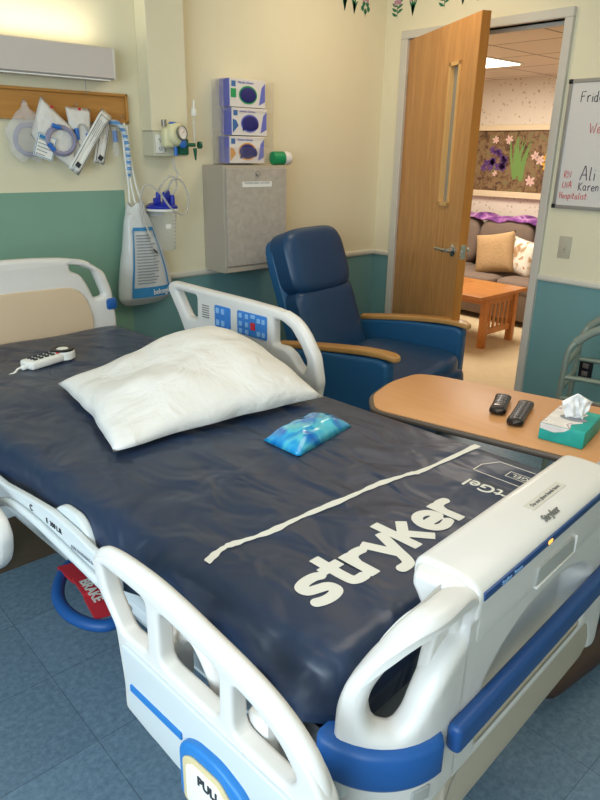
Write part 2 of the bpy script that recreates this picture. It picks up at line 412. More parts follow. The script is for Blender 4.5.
# head wall (y=0): painted in colour zones, built as stacked slabs of one mesh
def zonewall(name, zones, mats, T):
    bm = bmesh.new()
    for (a0, a1, z0, z1, mi) in zones:
        t = bmesh.new(); box(t, T((a0+a1)/2, (z0+z1)/2), [abs(k) for k in T.size(a1-a0, z1-z0)]); merge(bm, t, mi)
    return struct(finish(name, bm, None, smooth=False, mats=mats))
class TB:
    def __call__(s, a, z): return (a, .05, z)
    def size(s, da, dz): return (da, .1, dz)
class TR:
    def __call__(s, a, z): return (.05, a, z)
    def size(s, da, dz): return (.1, da, dz)
zonewall('wall_back', [(XL, -1.862, 1.297, ZC, 0), (XL, -1.862, 0, 1.297, 1), (-1.862, .0, ZR, ZC, 0), (-1.862, .0, 0, ZR, 2)], [M['cream'], M['green'], M['teal']], TB())
zonewall('wall_right', [(-.2, 0, ZR, ZC, 0), (-.2, 0, 0, ZR, 1), (-1.2, -.2, 2.135, ZC, 0), (YB, -1.2, ZR, ZC, 0), (YB, -1.2, 0, ZR, 1)], [M['cream'], M['teal']], TR())
wallbox('wall_front', XL, .1, YB-.1, YB, 0, ZC, M['cream'])
# left wall with window opening
WY0, WY1, WZ0, WZ1 = -4.3, -1.5, .9, 2.25
zonewall('wall_left', [(YB, WY0, 0, ZC, 0), (WY1, 0, 0, ZC, 0), (WY0, WY1, 0, WZ0, 0), (WY0, WY1, WZ1, ZC, 0)], [M['cream']], type('TL', (), {'__call__': lambda s, a, z: (XL-.05, a, z), 'size': lambda s, da, dz: (.1, da, dz)})())
bm = bmesh.new()
for y in (WY0+.03, (WY0+WY1)/2, WY1-.03): box(bm, (XL-.05, y, (WZ0+WZ1)/2), (.06, .06, WZ1-WZ0))
for z in (WZ0+.03, WZ1-.03): box(bm, (XL-.05, (WY0+WY1)/2, z), (.06, WY1-WY0, .06))
struct(finish('window_1', bm, M['trim'], smooth=False))
# chair rails and baseboards
def rail(name, a, b, z, h, d, m):
    a = Vector(a); b = Vector(b); u = (b-a).normalized(); n = Vector((-u.y, u.x, 0)); bm = bmesh.new()
    prof = [(0, -h/2), (d*.6, -h/2), (d, -h*.2), (d, h*.25), (d*.5, h/2), (0, h/2)]
    ra = [bm.verts.new(a+n*p+Vector((0, 0, z+q))) for p, q in prof]; rb = [bm.verts.new(b+n*p+Vector((0, 0, z+q))) for p, q in prof]
    for i in range(6): bm.faces.new((ra[i], ra[(i+1) % 6], rb[(i+1) % 6], rb[i]))
    bm.faces.new(ra); bm.faces.new(rb[::-1])
    return struct(finish(name, bm, m, smooth=False))
rail('trim_1', (0, 0, 0), (-1.8, 0, 0), ZR-.01, .034, .016, M['trim'])
rail('trim_2', (0, -.15, 0), (0, -.001, 0), ZR-.01, .034, .016, M['trim'])
rail('trim_3', (0, YB, 0), (0, -1.245, 0), ZR-.01, .034, .016, M['trim'])
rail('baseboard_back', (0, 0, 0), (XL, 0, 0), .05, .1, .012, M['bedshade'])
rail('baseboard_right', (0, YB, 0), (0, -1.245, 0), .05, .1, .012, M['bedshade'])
# vertical duct column on the head wall
bm = bmesh.new(); box(bm, (-1.645, -.05, (1.57+ZC)/2), (.205, .1, ZC-1.57))
col = struct(finish('trim_4', bm, M['cream'], bevel=.004))
# door frame
bm = bmesh.new()
for y in (-.175, -1.2225): box(bm, (.045, y, 1.0675), (.14, .05 if y > -1 else .045, 2.135))
box(bm, (.045, -.6975, 2.1575), (.14, 1.095, .045))
struct(finish('trim_5', bm, M['frame'], bevel=.004))
bm = bmesh.new()
for y in (-.2, -1.2): box(bm, (.065, y, 1.06), (.03, .028, 2.12))
box(bm, (.065, -.7, 2.125), (.03, 1.0, .02)); 
struct(finish('trim_6', bm, M['frame'], bevel=.002))

# ------------------------------------------------------------------ next room
HX, HY0, HY1, HZ = 3.0, -1.6, 2.2, 2.215
bm = bmesh.new(); box(bm, ((HX+.0)/2, (HY0+HY1)/2, -.03), (HX, HY1-HY0, .06)); struct(finish('floor_next_room', bm, M['carpet'], smooth=False))
wallbox('wall_far', HX, HX+.1, HY0, HY1, 0, HZ+.1, M['wallpaper'])
wallbox('wall_next_left', .1, HX, HY1, HY1+.1, 0, HZ+.1, M['wallpaper'])
wallbox('wall_next_right', .1, HX, HY0-.1, HY0, 0, HZ+.1, M['wallpaper'])
bm = bmesh.new(); box(bm, (.12, .91, 1.1), (.04, 2.22, HZ)); struct(finish('wall_next_near', bm, M['wallpaper'], smooth=False))
wallbox('ceiling_next_room', .1, HX, HY0, HY1, HZ, HZ+.06, M['hallceil'])
cl = empty('ceiling_light', (1.71, .73, HZ), 0, 'bright white square light panel in the tiled ceiling beyond the doorway', 'ceiling light')
bm = bmesh.new(); box(bm, (0, 0, -.004), (.62, 1.0, .008)); finish('frame', bm, M['trim'], cl)
bm = bmesh.new(); box(bm, (0, 0, -.011), (.57, .95, .008)); finish('diffuser', bm, mat('light_panel', '#fff6e4', .5, emis='#fff2dc', estr=6), cl)
# picture with cream ledges
pc = empty('framed_picture', (HX, 1.0, 1.43), 0, 'wide flower photograph of purple and white crocuses between cream ledges on the wallpapered wall', 'picture')
bm = bmesh.new(); box(bm, (-.015, 0, 0), (.02, 1.26, .6)); finish('print', bm, M['photo'], pc)
bm = bmesh.new(); box(bm, (-.03, 0, .325), (.05, 1.3, .055)); box(bm, (-.03, 0, -.325), (.05, 1.3, .06)); box(bm, (-.02, -.64, 0), (.03, .02, .65)); box(bm, (-.02, .64, 0), (.03, .02, .65)); finish('frame', bm, mat('cream_ledge', '#dcc9a8', .5), pc, bevel=.004)
def fl(bm, y, z, r, n=6, x=-.0275, el=.5):
    for k in range(n):
        a = 2*PI*k/n+random.random()*.5; c = Vector((x, y+math.cos(a)*r*.55, z+math.sin(a)*r*.55))
        pts = []
        for j in range(8):
            t = 2*PI*j/8; px = math.cos(t)*r*.5; py = math.sin(t)*r*.5*el
            pts.append(c+Vector((0, px*math.cos(a)-py*math.sin(a), px*math.sin(a)+py*math.cos(a))))
        ngon(bm, pts)
def crocus_set(name, spots, m, dx, n=6):
    for (y, z, r) in spots:
        bm = bmesh.new(); fl(bm, y, z, r, n, x=-.0275-dx); finish(name, bm, m, pc, smooth=False)
crocus_set('violet_crocus', [(.02+random.uniform(-.13, .13), .02+random.uniform(-.1, .1), .04) for k in range(16)], mat('violet_print', '#5d3a7c', .6), 0)
crocus_set('white_crocus', [(-.5, .02, .05), (-.44, .06, .045), (-.42, -.18, .055), (-.13, .21, .045), (.0, -.12, .03), (.03, .21, .04)], mat('white_print_bloom', '#dcb8ac', .6), .001)
crocus_set('yellow_crocus', [(-.58, -.02, .06), (-.56, .04, .04)], mat('yellow_print', '#d6a53c', .6), .0005)
bm = bmesh.new()
for k in range(16):
    y0 = -.27+random.uniform(-.05, .05); z0 = -.15+random.uniform(-.05, .02); y1 = y0+random.uniform(-.14, .1); z1 = .1+random.uniform(0, .19)
    w = .012
    ngon(bm, [(-.026-.0002*k, y0-w, z0), (-.026-.0002*k, y0+w, z0), (-.026-.0002*k, (y0+y1)/2+w+.02, (z0+z1)/2+.02), (-.026-.0002*k, y1, z1), (-.026-.0002*k, (y0+y1)/2-w+.02, (z0+z1)/2+.02)])
finish('green_leaves', bm, mat('leaf_print', '#6c8f4a', .6), pc, smooth=False)

# couch
co = empty('couch', (2.45, .6, 0), 0, 'grey-brown upholstered couch against the far wall of the next room', 'couch')
bm = bmesh.new(); box(bm, (0, 0, .2), (.92, 2.0, .3), bevel=.04); finish('base', bm, M['couch'], co)
for k, y in enumerate((-.62, 0, .62)):
    bm = bmesh.new(); cush(bm, (-.08, y, .345), (.78, .62, .15), p=5); finish('seat_cushion', bm, M['couch'], co, angle=180)
    bm = bmesh.new(); cush(bm, (.27, y, .63), (.24, .62, .5), Euler((0, .15, 0)).to_matrix(), p=4); finish('back_cushion', bm, M['couch'], co, angle=180)
for y in (-.98, .98):
    bm = bmesh.new(); cush(bm, (0, y, .34), (.9, .2, .56), p=6); finish('arm', bm, M['couch'], co, angle=180)
bm = bmesh.new(); box(bm, (.4, 0, .45), (.1, 2.0, .7), bevel=.03); finish('back', bm, M['couch'], co)
# blanket
bm = bmesh.new()
def bl(u, v):
    y = -.35+1.8*v; t = u*PI
    x = 2.8-.14*math.cos(t)*1; z = .865+.045*math.sin(t)+.012*math.sin(v*23)+.01*math.sin(v*51+u*5)
    return Vector((x-.02, y+.2, z))
grid(bm, 10, 60, bl); o = finish('folded_blanket', bm, M['blanket'], angle=180); o.modifiers.new('so', 'SOLIDIFY').thickness = .015
tag(o, 'purple patterned blanket folded along the top of the couch back', 'blanket')
def softpillow(name, c, w, h, d, R, m, label):
    bm = bmesh.new()
    for sg in (1, -1):
        def f(u, v, sg=sg):
            a = 2*u-1; b = 2*v-1
            t = (max(0, 1-a**4)*max(0, 1-b**4))**.5
            e = 1-.06*(1-abs(a))*0
            pin = 1-.07*(1-b*b)*abs(a)**3
            pin2 = 1-.07*(1-a*a)*abs(b)**3
            return Vector((a*w/2*pin, b*h/2*pin2, sg*d/2*t))
        grid(bm, 16, 16, f)
    bmesh.ops.remove_doubles(bm, verts=bm.verts[:], dist=1e-4)
    for v in bm.verts: v.co = R @ v.co+Vector(c)
    o = finish(name, bm, m, angle=180); tag(o, label, 'throw pillow'); return o
# local z faces viewer (-x)
def facing(rz, tilt, roll=0):
    return (Matrix.Rotation(rz, 3, 'Z') @ Matrix.Rotation(-PI/2+tilt, 3, 'Y') @ Matrix.Rotation(roll, 3, 'Z'))
softpillow('throw_pillow', (2.25, .44, .60), .40, .40, .15, facing(.1, .3, .2), M['tanfur'], 'fuzzy tan square throw pillow leaning on the couch back')
softpillow('throw_pillow', (2.33, .20, .585), .34, .34, .12, facing(-.1, .25, -.15), M['whitefur'], 'brown and white patterned throw pillow half hidden behind the tan one')
# coffee table
ct = empty('coffee_table', (1.3, .3, 0), 0, 'orange-brown slatted wooden coffee table in front of the couch', 'coffee table')
bm = bmesh.new(); box(bm, (-.02, 0, .44), (.68, 1.2, .03), bevel=.006); finish('tabletop', bm, M['tablewood'], ct)
for sx in (-.165, .255):
    for sy in (-.52, .52):
        bm = bmesh.new(); box(bm, (sx, sy, .2125), (.055, .055, .425), bevel=.004); finish('leg', bm, M['tablewood'], ct)
for sy in (-.52, .52):
    for z_, h_ in ((.385, .06), (.13, .05)):
        bm = bmesh.new(); box(bm, (.045, sy, z_), (.37, .022, h_)); finish('end_rail', bm, M['tablewood'], ct, bevel=.003)
    for k in range(5):
        bm = bmesh.new(); box(bm, (-.085+.065*k, sy, .255), (.024, .014, .2)); finish('slat', bm, M['tablewood'], ct)
for sx in (-.165, .255):
    bm = bmesh.new(); box(bm, (sx, 0, .385), (.022, 1.0, .06)); finish('side_rail', bm, M['tablewood'], ct)

# ------------------------------------------------------------------ door slab
dang = math.atan2(.471, .822)
dr = empty('door_1', (-.002, -.2, 0), -dang); struct(dr)   # local -Y runs from hinge to free edge, local -X faces the room
def wrot(o): return o
bm = bmesh.new()
box(bm, (.0225, -.32, 1.07), (.044, .64, 2.12)); box(bm, (.0225, -.85, 1.07), (.044, .19, 2.12))
box(bm, (.0225, -.6975, .62), (.044, .115, 1.22)); box(bm, (.0225, -.6975, 2.03), (.044, .115, .2))
o = finish('door_panel', bm, M['doorwood'], dr, smooth=False)
bm = bmesh.new(); box(bm, (.0225, -.9465, 1.07), (.046, .004, 2.12)); finish('edge_band', bm, M['edgewood'], dr, smooth=False)
bm = bmesh.new()
for y in (-.639, -.756): box(bm, (.0225, y, 1.58), (.060, .018, .72))
for z in (1.23, 1.93): box(bm, (.0225, -.6975, z), (.060, .135, .018))
wf = finish('vision_panel_frame', bm, mat('light_trim_wood', '#d9ab6c', .4), dr)
bm = bmesh.new(); box(bm, (.0225, -.6975, 1.58), (.008, .1, .69)); finish('glass', bm, M['glass'], wf)
for sx in (-1, 1):
    bm = bmesh.new(); x = .0225+sx*.0225
    lathe(bm, [(.034, 0), (.034, .006), (.03, .01), (.014, .012), (.012, .045)], 20, axis((x, -.875, 1.0), (sx, 0, 0)))
    tube(bm, [(x+sx*.045, -.875, 1.0), (x+sx*.052, -.84, 1.0), (x+sx*.05, -.78, .998), (x+sx*.046, -.745, .996)], .0105, 10, sm=5)
    finish('lever_handle', bm, M['chrome'], dr)
bm = bmesh.new(); box(bm, (.0225, -.95, 1.0), (.03, .003, .075)); box(bm, (.0225, -.955, 1.0), (.014, .012, .02)); finish('latch_plate', bm, M['chrome'], dr)
for z in (1.885, 1.0, .25):
    bm = bmesh.new(); lathe(bm, [(.010, -.06), (.010, .06)], 12, Matrix.Translation((-.012, .006, z))); box(bm, (-.003, .014, z), (.006, .030, .12)); finish('hinge', bm, M['steel'], dr)
bm = bmesh.new(); box(bm, (-.008, -.6, 1.165), (.003, .06, .03)); 
bm.free()

# ------------------------------------------------------------------ bed (local frame: x=-v, y=-u)
BA = .0664
BED0 = (-2.1945, -.5534, 0)
bed = empty('hospital_bed', BED0, BA, 'white plastic hospital bed with blue bumpers, headboard and side rails', 'hospital bed')
def B(u, v, z): return Vector((-v, -u, z))
# headboard
ho = [(-.005, .45), (-.005, .80), (.006, .92), (.034, 1.0), (.115, 1.056), (.223, 1.074), (.33, 1.082), (.445, 1.086), (.56, 1.082), (.667, 1.074), (.775, 1.064), (.856, 1.0), (.89, .92), (.91, .80), (.91, .45)]
hh = [(.187, 1.052), (.085, 1.01), (.045, .90), (.093, .894), (.118, .957), (.145, 1.0), (.187, 1.018)]
hh2 = [(.89-a, b) for a, b in hh]
hb = plate('headboard', rpoly(ho, .02), [rpoly(hh, .015), rpoly(hh2, .015)], .05, .018, lambda a, b, c: B(-.095-c, a, b), M['bedwhite'], bed)
pn = [(.118, .70), (.112, .82), (.135, .90), (.168, .94), (.21, .957), (.445, .963), (.68, .957), (.722, .94), (.755, .90), (.778, .82), (.772, .70)]
plate('wood_panel', rpoly(pn, .02), [], .012, .004, lambda a, b, c: B(-.067-c, a, b), M['hbpanel'], hb)
for v in (.018, .872):
    bm = bmesh.new(); box(bm, B(-.092, v, .862), (.05, .064, .05), bevel=.012); finish('corner_bumper', bm, M['bumper'], hb)

# footboard: plan curve; a is the signed distance along the board from its middle, c the offset out of its foot-side surface
FR, FW, FU = .13, .33, 2.1
def FP(a, c, z):
    sg = 1 if a >= 0 else -1; q = abs(a)
    if q < FW: u, w = FU+c, q
    else:
        t = (q-FW)/FR
        if t < PI/2: u, w = FU-FR+(FR+c)*math.cos(t), FW+(FR+c)*math.sin(t)
        else: u, w = FU-FR-(t-PI/2)*FR, FW+FR+c
    return B(u, .445+sg*w, z)
half = [(.24, .893), (.333, .896), (.375, .893), (.42, .872), (.468, .826), (.502, .778), (.515, .735), (.518, .68), (.518, .50), (.51, .44), (.48, .42), (.33, .42), (.30, .435), (.283, .48), (.262, .525), (.22, .542)]
out = half+[(-a, b) for a, b in half[::-1]]
hol = [(.290, .876), (.345, .868), (.392, .858), (.432, .826), (.458, .780), (.466, .735), (.455, .704), (.415, .698), (.392, .718), (.372, .755), (.345, .785), (.315, .808), (.284, .822), (.274, .85)]
th = .052
cutv = [(0, [-.54+.02*i for i in range(55)])]
mid = rpoly([(-.245, .56), (.245, .56), (.245, .79), (-.245, .79)], .03)
fb = plate('footboard', rpoly(out, .03), [rpoly(hol, .02), rpoly([(-a, b) for a, b in hol], .02), mid], th, .019, lambda a, b, c: FP(a, c-th/2, b), M['bedwhite'], bed, cuts=cutv)
for sg in (1, -1):
    plate('recess_skin', rpoly([(sg*.26, .855), (sg*.315, .85), (sg*.340, .80), (sg*.358, .74), (sg*.368, .66), (sg*.26, .66)], .012), [], .02, .006, lambda a, b, c: FP(a, c-.040, b), M['bedwhite'], fb, cuts=cutv)
hp = [(2.02, .80), (1.99, .845), (1.984, .885), (1.992, .901), (2.01, .906), (2.05, .906), (2.08, .902), (2.096, .893), (2.1015, .88), (2.1015, .85), (2.1015, .80), (2.09, .77), (2.05, .77)]
hps = smoothpts([(a, b, 0) for a, b in hp], 4, True)
bm = bmesh.new(); rings = []
for w, s in zip([-.268, -.265, -.258, 0, .258, .265, .268], [.94, .985, 1, 1, 1, .985, .94]):
    rings.append([bm.verts.new(B(2.045+(p.x-2.045)*s, .445+w, .82+(p.y-.82)*s)) for p in hps])
for a, b in zip(rings, rings[1:]):
    for k in range(len(a)): bm.faces.new((a[k], a[(k+1) % len(a)], b[(k+1) % len(a)], b[k]))
bm.faces.new(rings[0]); bm.faces.new(rings[-1][::-1])
hood = finish('hood', bm, M['bedwhite'], fb, angle=60)
for sg in (1, -1):
    bm = bmesh.new()
    pts = [(1.988, .87), (1.99, .897), (2.06, .902), (2.085, .895), (2.085, .80), (2.035, .80)]
    r1 = [bm.verts.new(B(u, .445+sg*.262, z)) for u, z in pts]; r2 = [bm.verts.new(B(2.06+(u-2.06)*.85, .445+sg*.292, .86+(z-.86)*.8)) for u, z in pts]
    for k in range(6): bm.faces.new((r1[k], r1[(k+1) % 6], r2[(k+1) % 6], r2[k]))
    bm.faces.new(r1); bm.faces.new(r2[::-1])
    finish('hood_lug', bm, M['bedwhite'], fb, bevel=.008)
def sst(x): x = max(0, min(1, x)); return x*x*(3-2*x)
bm = bmesh.new()
def fascia(u, v):
    w = -.285+.57*u; z = .845-.30*v; aw = abs(w)
    top = .775-.06*(aw/.2)**2.5
    k = sst((top-z)/.03)*sst((.225-aw)/.05)*sst((z-.553)/.02)
    return B(2.1012-.046*k, .445+w, z)
grid(bm, 90, 60, fascia)
finish('fascia', bm, M['bedwhite'], fb, angle=180)
bm = bmesh.new(); box(bm, B(2.1022, .445, .8805), (.515, .004, .014), bevel=.001)
finish('indicator_strip', bm, M['navyline'], fb)
bm = bmesh.new(); box(bm, B(2.1045, .488, .8808), (.013, .003, .006)); finish('amber_indicator', bm, M['amber'], fb)
text('strip_lettering', 'Stryker   Secure', .010, B(2.1048, .62, .8772), (1, 0, 0), (0, 0, 1), M['keylight'], fb, offset=0)
plate('pull_slot', rpoly([(.362, .803), (.522, .803), (.518, .842), (.375, .842)], .010), [], .006, .002, lambda a, b, c: B(2.1025+c, a, b), M['bedshade'], fb)
bm = bmesh.new(); box(bm, B(2.104, .442, .803), (.155, .008, .006), bevel=.002); box(bm, B(2.104, .366, .822), (.006, .008, .036), bevel=.002); finish('slot_lip', bm, M['bedwhite'], fb)
bm = bmesh.new(); box(bm, B(2.045, .39, .9062), (.135, .020, .0012)); finish('label_plate', bm, mat('label_clear_beige', '#c9c5bb', .4), fb)
text('warning_label', 'Do not place hands here', .011, B(2.049, .39, .9072), (1, 0, 0), (0, 1, 0), M['vent'], fb)
text('maker_mark', 'Stryker', .019, B(2.085, .44, .902), (1, 0, 0), (0, 1, .35), M['vent'], fb, offset=.0004)
bm = bmesh.new(); box(bm, B(2.112, .445, .660), (.642, .026, .052), bevel=.010, seg=3)
for w in (-.29, .29): box(bm, B(2.09, .445+w, .66), (.03, .04, .03), bevel=.006)
finish('bumper_bar', bm, M['bumper_dark'], fb)
for sg in (1, -1):
    bm = bmesh.new(); rings = []
    prof = [(-.03, .606), (0, .606), (.010, .610), (.014, .618), (.014, .670), (.010, .678), (0, .682), (-.03, .682)]
    for i in range(31):
        a = .337+(.535-.337)*i/30; k = 1 if 0 < i < 30 else .5
        rings.append([bm.verts.new(FP(sg*a, q[0]*k if q[0] > 0 else q[0], q[1])) for q in prof])
    for a, b in zip(rings, rings[1:]):
        for k in range(len(a)): bm.faces.new((a[k], a[(k+1) % len(a)], b[(k+1) % len(a)], b[k]))
    bm.faces.new(rings[0]); bm.faces.new(rings[-1][::-1])
    finish('corner_bumper', bm, M['bumper'], fb, angle=50)
    plate('release_button', rpoly([(sg*.352, .562), (sg*.385, .562), (sg*.385, .588), (sg*.352, .588)], .004), [], .006, .002, lambda a, b, c: FP(a, c+.001, b), M['bedshade'], fb)
plate('lower_flange', rpoly([(-.30, .57), (.30, .57), (.30, .45), (.27, .435), (-.27, .435), (-.30, .45)], .01), [], .03, .006, lambda a, b, c: FP(a, c-.017, b), M['bedbeige'], fb)

# deck frame, base and casters
bm = bmesh.new()
for v in (.06, .83): box(bm, B(.98, v, .545), (.05, 1.9, .06), bevel=.006)
for u in (.06, .7, 1.35, 1.95): box(bm, B(u, .445, .545), (.8, .06, .05), bevel=.006)
box(bm, B(.97, .445, .60), (.86, 1.95, .05), bevel=.01)
finish('deck', bm, M['bedwhite2'], bed)
bm = bmesh.new()
for v in (.25, .60): box(bm, B(1.0, v, .22), (.09, 1.75, .1), bevel=.015)
for u in (.16, 1.84): box(bm, B(u, .445, .22), (.7, .10, .06), bevel=.015)
finish('base_frame', bm, M['bedwhite2'], bed)
for u in (.35, 1.65):
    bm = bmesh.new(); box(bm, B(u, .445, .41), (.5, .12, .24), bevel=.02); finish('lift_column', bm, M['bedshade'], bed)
for u in (.16, 1.84):
    for v in (.1, .79):
        bm = bmesh.new(); box(bm, B(u, v, .17), (.05, .07, .1), bevel=.012)
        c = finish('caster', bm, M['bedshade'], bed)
        bm = bmesh.new(); lathe(bm, [(.055, -.016), (.072, -.012), (.075, 0), (.072, .012), (.055, .016)], 24, axis(B(u, v, .075), (1, 0, 0))); finish('wheel', bm, M['rubber'], c)
# brake pedal loop
bo_ = [(.684, .69), (.74, .75), (.819, .795), (.905, .808), (.985, .789), (1.03, .75), (1.01, .70), (.915, .674), (.803, .650), (.71, .645)]
bm = bmesh.new(); tube(bm, [B(u-.01, v-.012, .22) for u, v in bo_], .022, 12, closed=True, sm=5, flat=(.9, .8)); br = finish('brake_pedal', bm, M['bumper'], bed)
bm = bmesh.new()
pa = [(.700, .662), (.80, .676), (.90, .690), (1.0, .706)]; pb = [(.685, .722), (.785, .722), (.88, .738), (.985, .762)]
for i in range(3): quad(bm, B(pa[i][0], pa[i][1], .241), B(pa[i+1][0], pa[i+1][1], .241), B(pb[i+1][0], pb[i+1][1], .241), B(pb[i][0], pb[i][1], .241))
o = finish('brake_label', bm, M['red'], br, smooth=False); o.modifiers.new('s', 'SOLIDIFY').thickness = .012
text('lettering', 'BRAKE', .042, B(.885, .728, .2565), (B(.97, .718, 0)-B(.78, .690, 0)), (B(.13, -1, 0)), M['print'], br, offset=.0012)
bm = bmesh.new(); box(bm, B(.87, .64, .225), (.06, .06, .04), bevel=.01); finish('brake_arm', bm, M['bedshade'], br)

# left side deck panel with labels and rail linkage
VP = .925
dp = [(.80, .71), (.93, .707), (1.05, .722), (1.18, .735), (1.28, .728), (1.37, .715), (1.45, .70), (1.45, .655), (1.35, .660), (1.22, .672), (1.11, .680), (.93, .687), (.80, .69)]
lp = plate('deck_side_panel', rpoly(dp, .01), [], .018, .005, lambda a, b, c: B(a, VP+c, b), M['bedwhite2'], bed)
text('panel_lettering', 'E  300 L.B.', .017, B(1.20, VP+.0105, .700), (0, -1, 0), (0, 0, 1), M['inkdark'], lp)
text('panel_mark', 'C', .022, B(1.09, VP+.0105, .700), (0, -1, 0), (0, 0, 1), M['inkdark'], lp)
text('small_print', 'SAFE WORKING LOAD', .011, B(1.33, VP+.0105, .685), (0, -1, 0), (0, 0, 1), M['inkgrey'], lp)
plate('hinge_cover', rpoly([(1.12, .66), (1.15, .715), (1.20, .750), (1.275, .752), (1.335, .705), (1.36, .66)], .02), [], .02, .006, lambda a, b, c: B(a, .905+c, b), M['bedwhite2'], lp)
bm = bmesh.new()
arc = smoothpts([B(.84, .94, .600), B(.90, .94, .645), B(.96, .94, .672), B(1.04, .94, .684), B(1.13, .94, .684), B(1.25, .94, .674), B(1.38, .94, .662), B(1.50, .94, .65)], 8)
tube(bm, arc, .011, 12, flat=(.8, 1)); finish('rail_linkage', bm, M['bedwhite2'], lp)
# head-end left rail (lowered), only its rounded end shows
re_ = [(.30, .69), (.30, .50), (.90, .50), (1.01, .525), (1.075, .585), (1.093, .655), (1.07, .695), (1.0, .715), (.9, .72), (.4, .72)]
hr_ = [(.38, .68), (.38, .55), (.62, .55), (.62, .68)]; hr2 = [(.70, .68), (.70, .55), (.9, .55), (.95, .60), (.92, .68)]
for nm in ('head_side_rail',):
    plate(nm, rpoly(re_, .05), [rpoly(hr_, .03), rpoly(hr2, .03)], .04, .015, lambda a, b, c: B(a, 1.0+c, b), M['bedwhite'], bed)

# foot-end left rail (near, large)
lo = [(1.498, .810), (1.515, .826), (1.563, .841), (1.62, .846), (1.684, .846), (1.75, .838), (1.811, .828), (1.900, .813), (1.961, .794), (2.009, .770), (2.045, .738), (2.068, .69), (2.075, .60), (2.04, .50), (1.95, .455), (1.87, .485), (1.743, .490), (1.651, .498), (1.574, .511), (1.576, .572), (1.563, .688), (1.515, .755)]
h1 = [(1.530, .802), (1.60, .802), (1.668, .800), (1.666, .690), (1.588, .688), (1.545, .745)]
h2 = [(1.702, .797), (1.855, .780), (1.852, .682), (1.702, .690)]
h3 = [(1.884, .775), (1.938, .762), (1.985, .738), (2.018, .700), (2.0, .672), (1.884, .680)]
lo = [(u, z-(.014 if z > .73 else 0)) for u, z in lo]
lr = plate('foot_side_rail', rpoly(lo, .012), [rpoly(h1, .015), rpoly(h2, .022), rpoly(h3, .02)], .034, .008, lambda a, b, c: B(a, .988+c, b), M['bedwhite'], bed)
bm = bmesh.new()
crest = smoothpts([B(u, .987, z) for u, z in [(1.512, .775), (1.508, .80), (1.53, .820), (1.563, .829), (1.62, .833), (1.684, .833), (1.75, .826), (1.811, .816), (1.900, .800), (1.961, .782), (2.005, .758), (2.035, .728), (2.052, .68), (2.056, .60)]], 4)
tube(bm, [p+Vector((0, 0, -.007)) for p in crest], .0165, 14, flat=(1, .85)); finish('top_grip', bm, M['bedwhite'], lr)
inr = [(1.585, .672), (1.60, .525), (1.745, .503), (1.88, .50), (1.95, .48), (2.02, .52), (2.045, .60), (2.03, .66)]
ip = plate('cover_panel', rpoly(inr, .02), [], .01, .004, lambda a, b, c: B(a, 1.006+c, b), M['bedwhite2'], lr)
bm = bmesh.new(); box(bm, B(1.690, 1.0125, .590), (.004, .150, .013)); 
finish('blue_stripe', bm, M['blueline'], lr)
hd = plate('release_handle', rpoly([(1.770, .48), (1.770, .592), (1.805, .615), (1.87, .620), (1.93, .60), (1.95, .55), (1.95, .48)], .02), [], .022, .007, lambda a, b, c: B(a, 1.014+c, b), M['blueline'], lr)
plate('label_plate', rpoly([(1.787, .49), (1.787, .580), (1.81, .595), (1.88, .598), (1.915, .57), (1.925, .49)], .012), [], .004, .001, lambda a, b, c: B(a, 1.027+c, b), mat('label_beige', '#d9c79a', .5), hd)
plate('inner_label', rpoly([(1.797, .495), (1.797, .572), (1.815, .584), (1.875, .587), (1.903, .565), (1.912, .495)], .01), [], .003, .001, lambda a, b, c: B(a, 1.029+c, b), M['paper'], hd)
text('lettering', 'PULL', .025, B(1.856, 1.0312, .556), (0, -1, 0), (0, 0, 1), M['inkdark'], hd, offset=.0008)
bm = bmesh.new()
box(bm, B(1.66, .945, .60), (.05, .05, .2), bevel=.01); box(bm, B(1.90, .945, .60), (.05, .05, .2), bevel=.01)
tube(bm, [B(1.62, .93, .62), B(1.70, .94, .72), B(1.76, .945, .70), B(1.80, .94, .60)], .016, 10, sm=5)
tube(bm, [B(1.78, .93, .66), B(1.85, .93, .70), B(1.95, .93, .64)], .018, 10, sm=5)
finish('rail_mount', bm, M['bedwhite'], lr)
bm = bmesh.new(); box(bm, B(1.96, .86, .60), (.10, .12, .05), bevel=.01); box(bm, B(1.97, .88, .53), (.06, .12, .04), bevel=.01)
finish('foot_bracket', bm, M['bedwhite2'], bed)

# right head rail with controls
ro = [(.38, .66), (.341, .768), (.288, .861), (.226, .949), (.222, .974), (.248, .992), (.38, .990), (.524, .988), (.70, .986), (.849, .981), (.905, .973), (.95, .955), (.995, .920), (1.045, .850), (1.064, .760), (1.045, .66)]
r1 = [(.278, .962), (.412, .960), (.410, .867), (.352, .863)]
r2 = [(.843, .943), (.880, .944), (.928, .924), (.975, .873), (1.004, .827), (.995, .785), (.966, .800), (.935, .835), (.900, .853), (.844, .852)]
VR = -.07
rr = plate('head_side_rail', rpoly(ro, .015), [rpoly(r1, .016), rpoly(r2, .012)], .044, .014, lambda a, b, c: B(a, VR-.022+c, b), M['bedwhite'], bed)
bm = bmesh.new()
tube(bm, smoothpts([B(u, VR-.022, z) for u, z in [(.89, .962), (.937, .947), (.977, .918), (1.016, .863), (1.038, .80), (1.042, .70)]], 5), .0205, 12, flat=(1, .9))
finish('top_grip', bm, M['bedwhite'], rr)
def panelv(name, a0, a1, b0, b1, m, dz, par, r=.008, sh=0):
    return plate(name, rpoly([(a0, b0), (a1, b0-sh), (a1, b1-sh), (a0, b1)], r), [], .004, .001, lambda a, b, c: B(a, VR+dz+c, b), m, par)
k1 = panelv('key_panel', .528, .618, .862, .944, M['keyblue'], .002, rr)
k2 = panelv('key_panel', .658, .815, .860, .946, M['keyblue'], .002, rr)
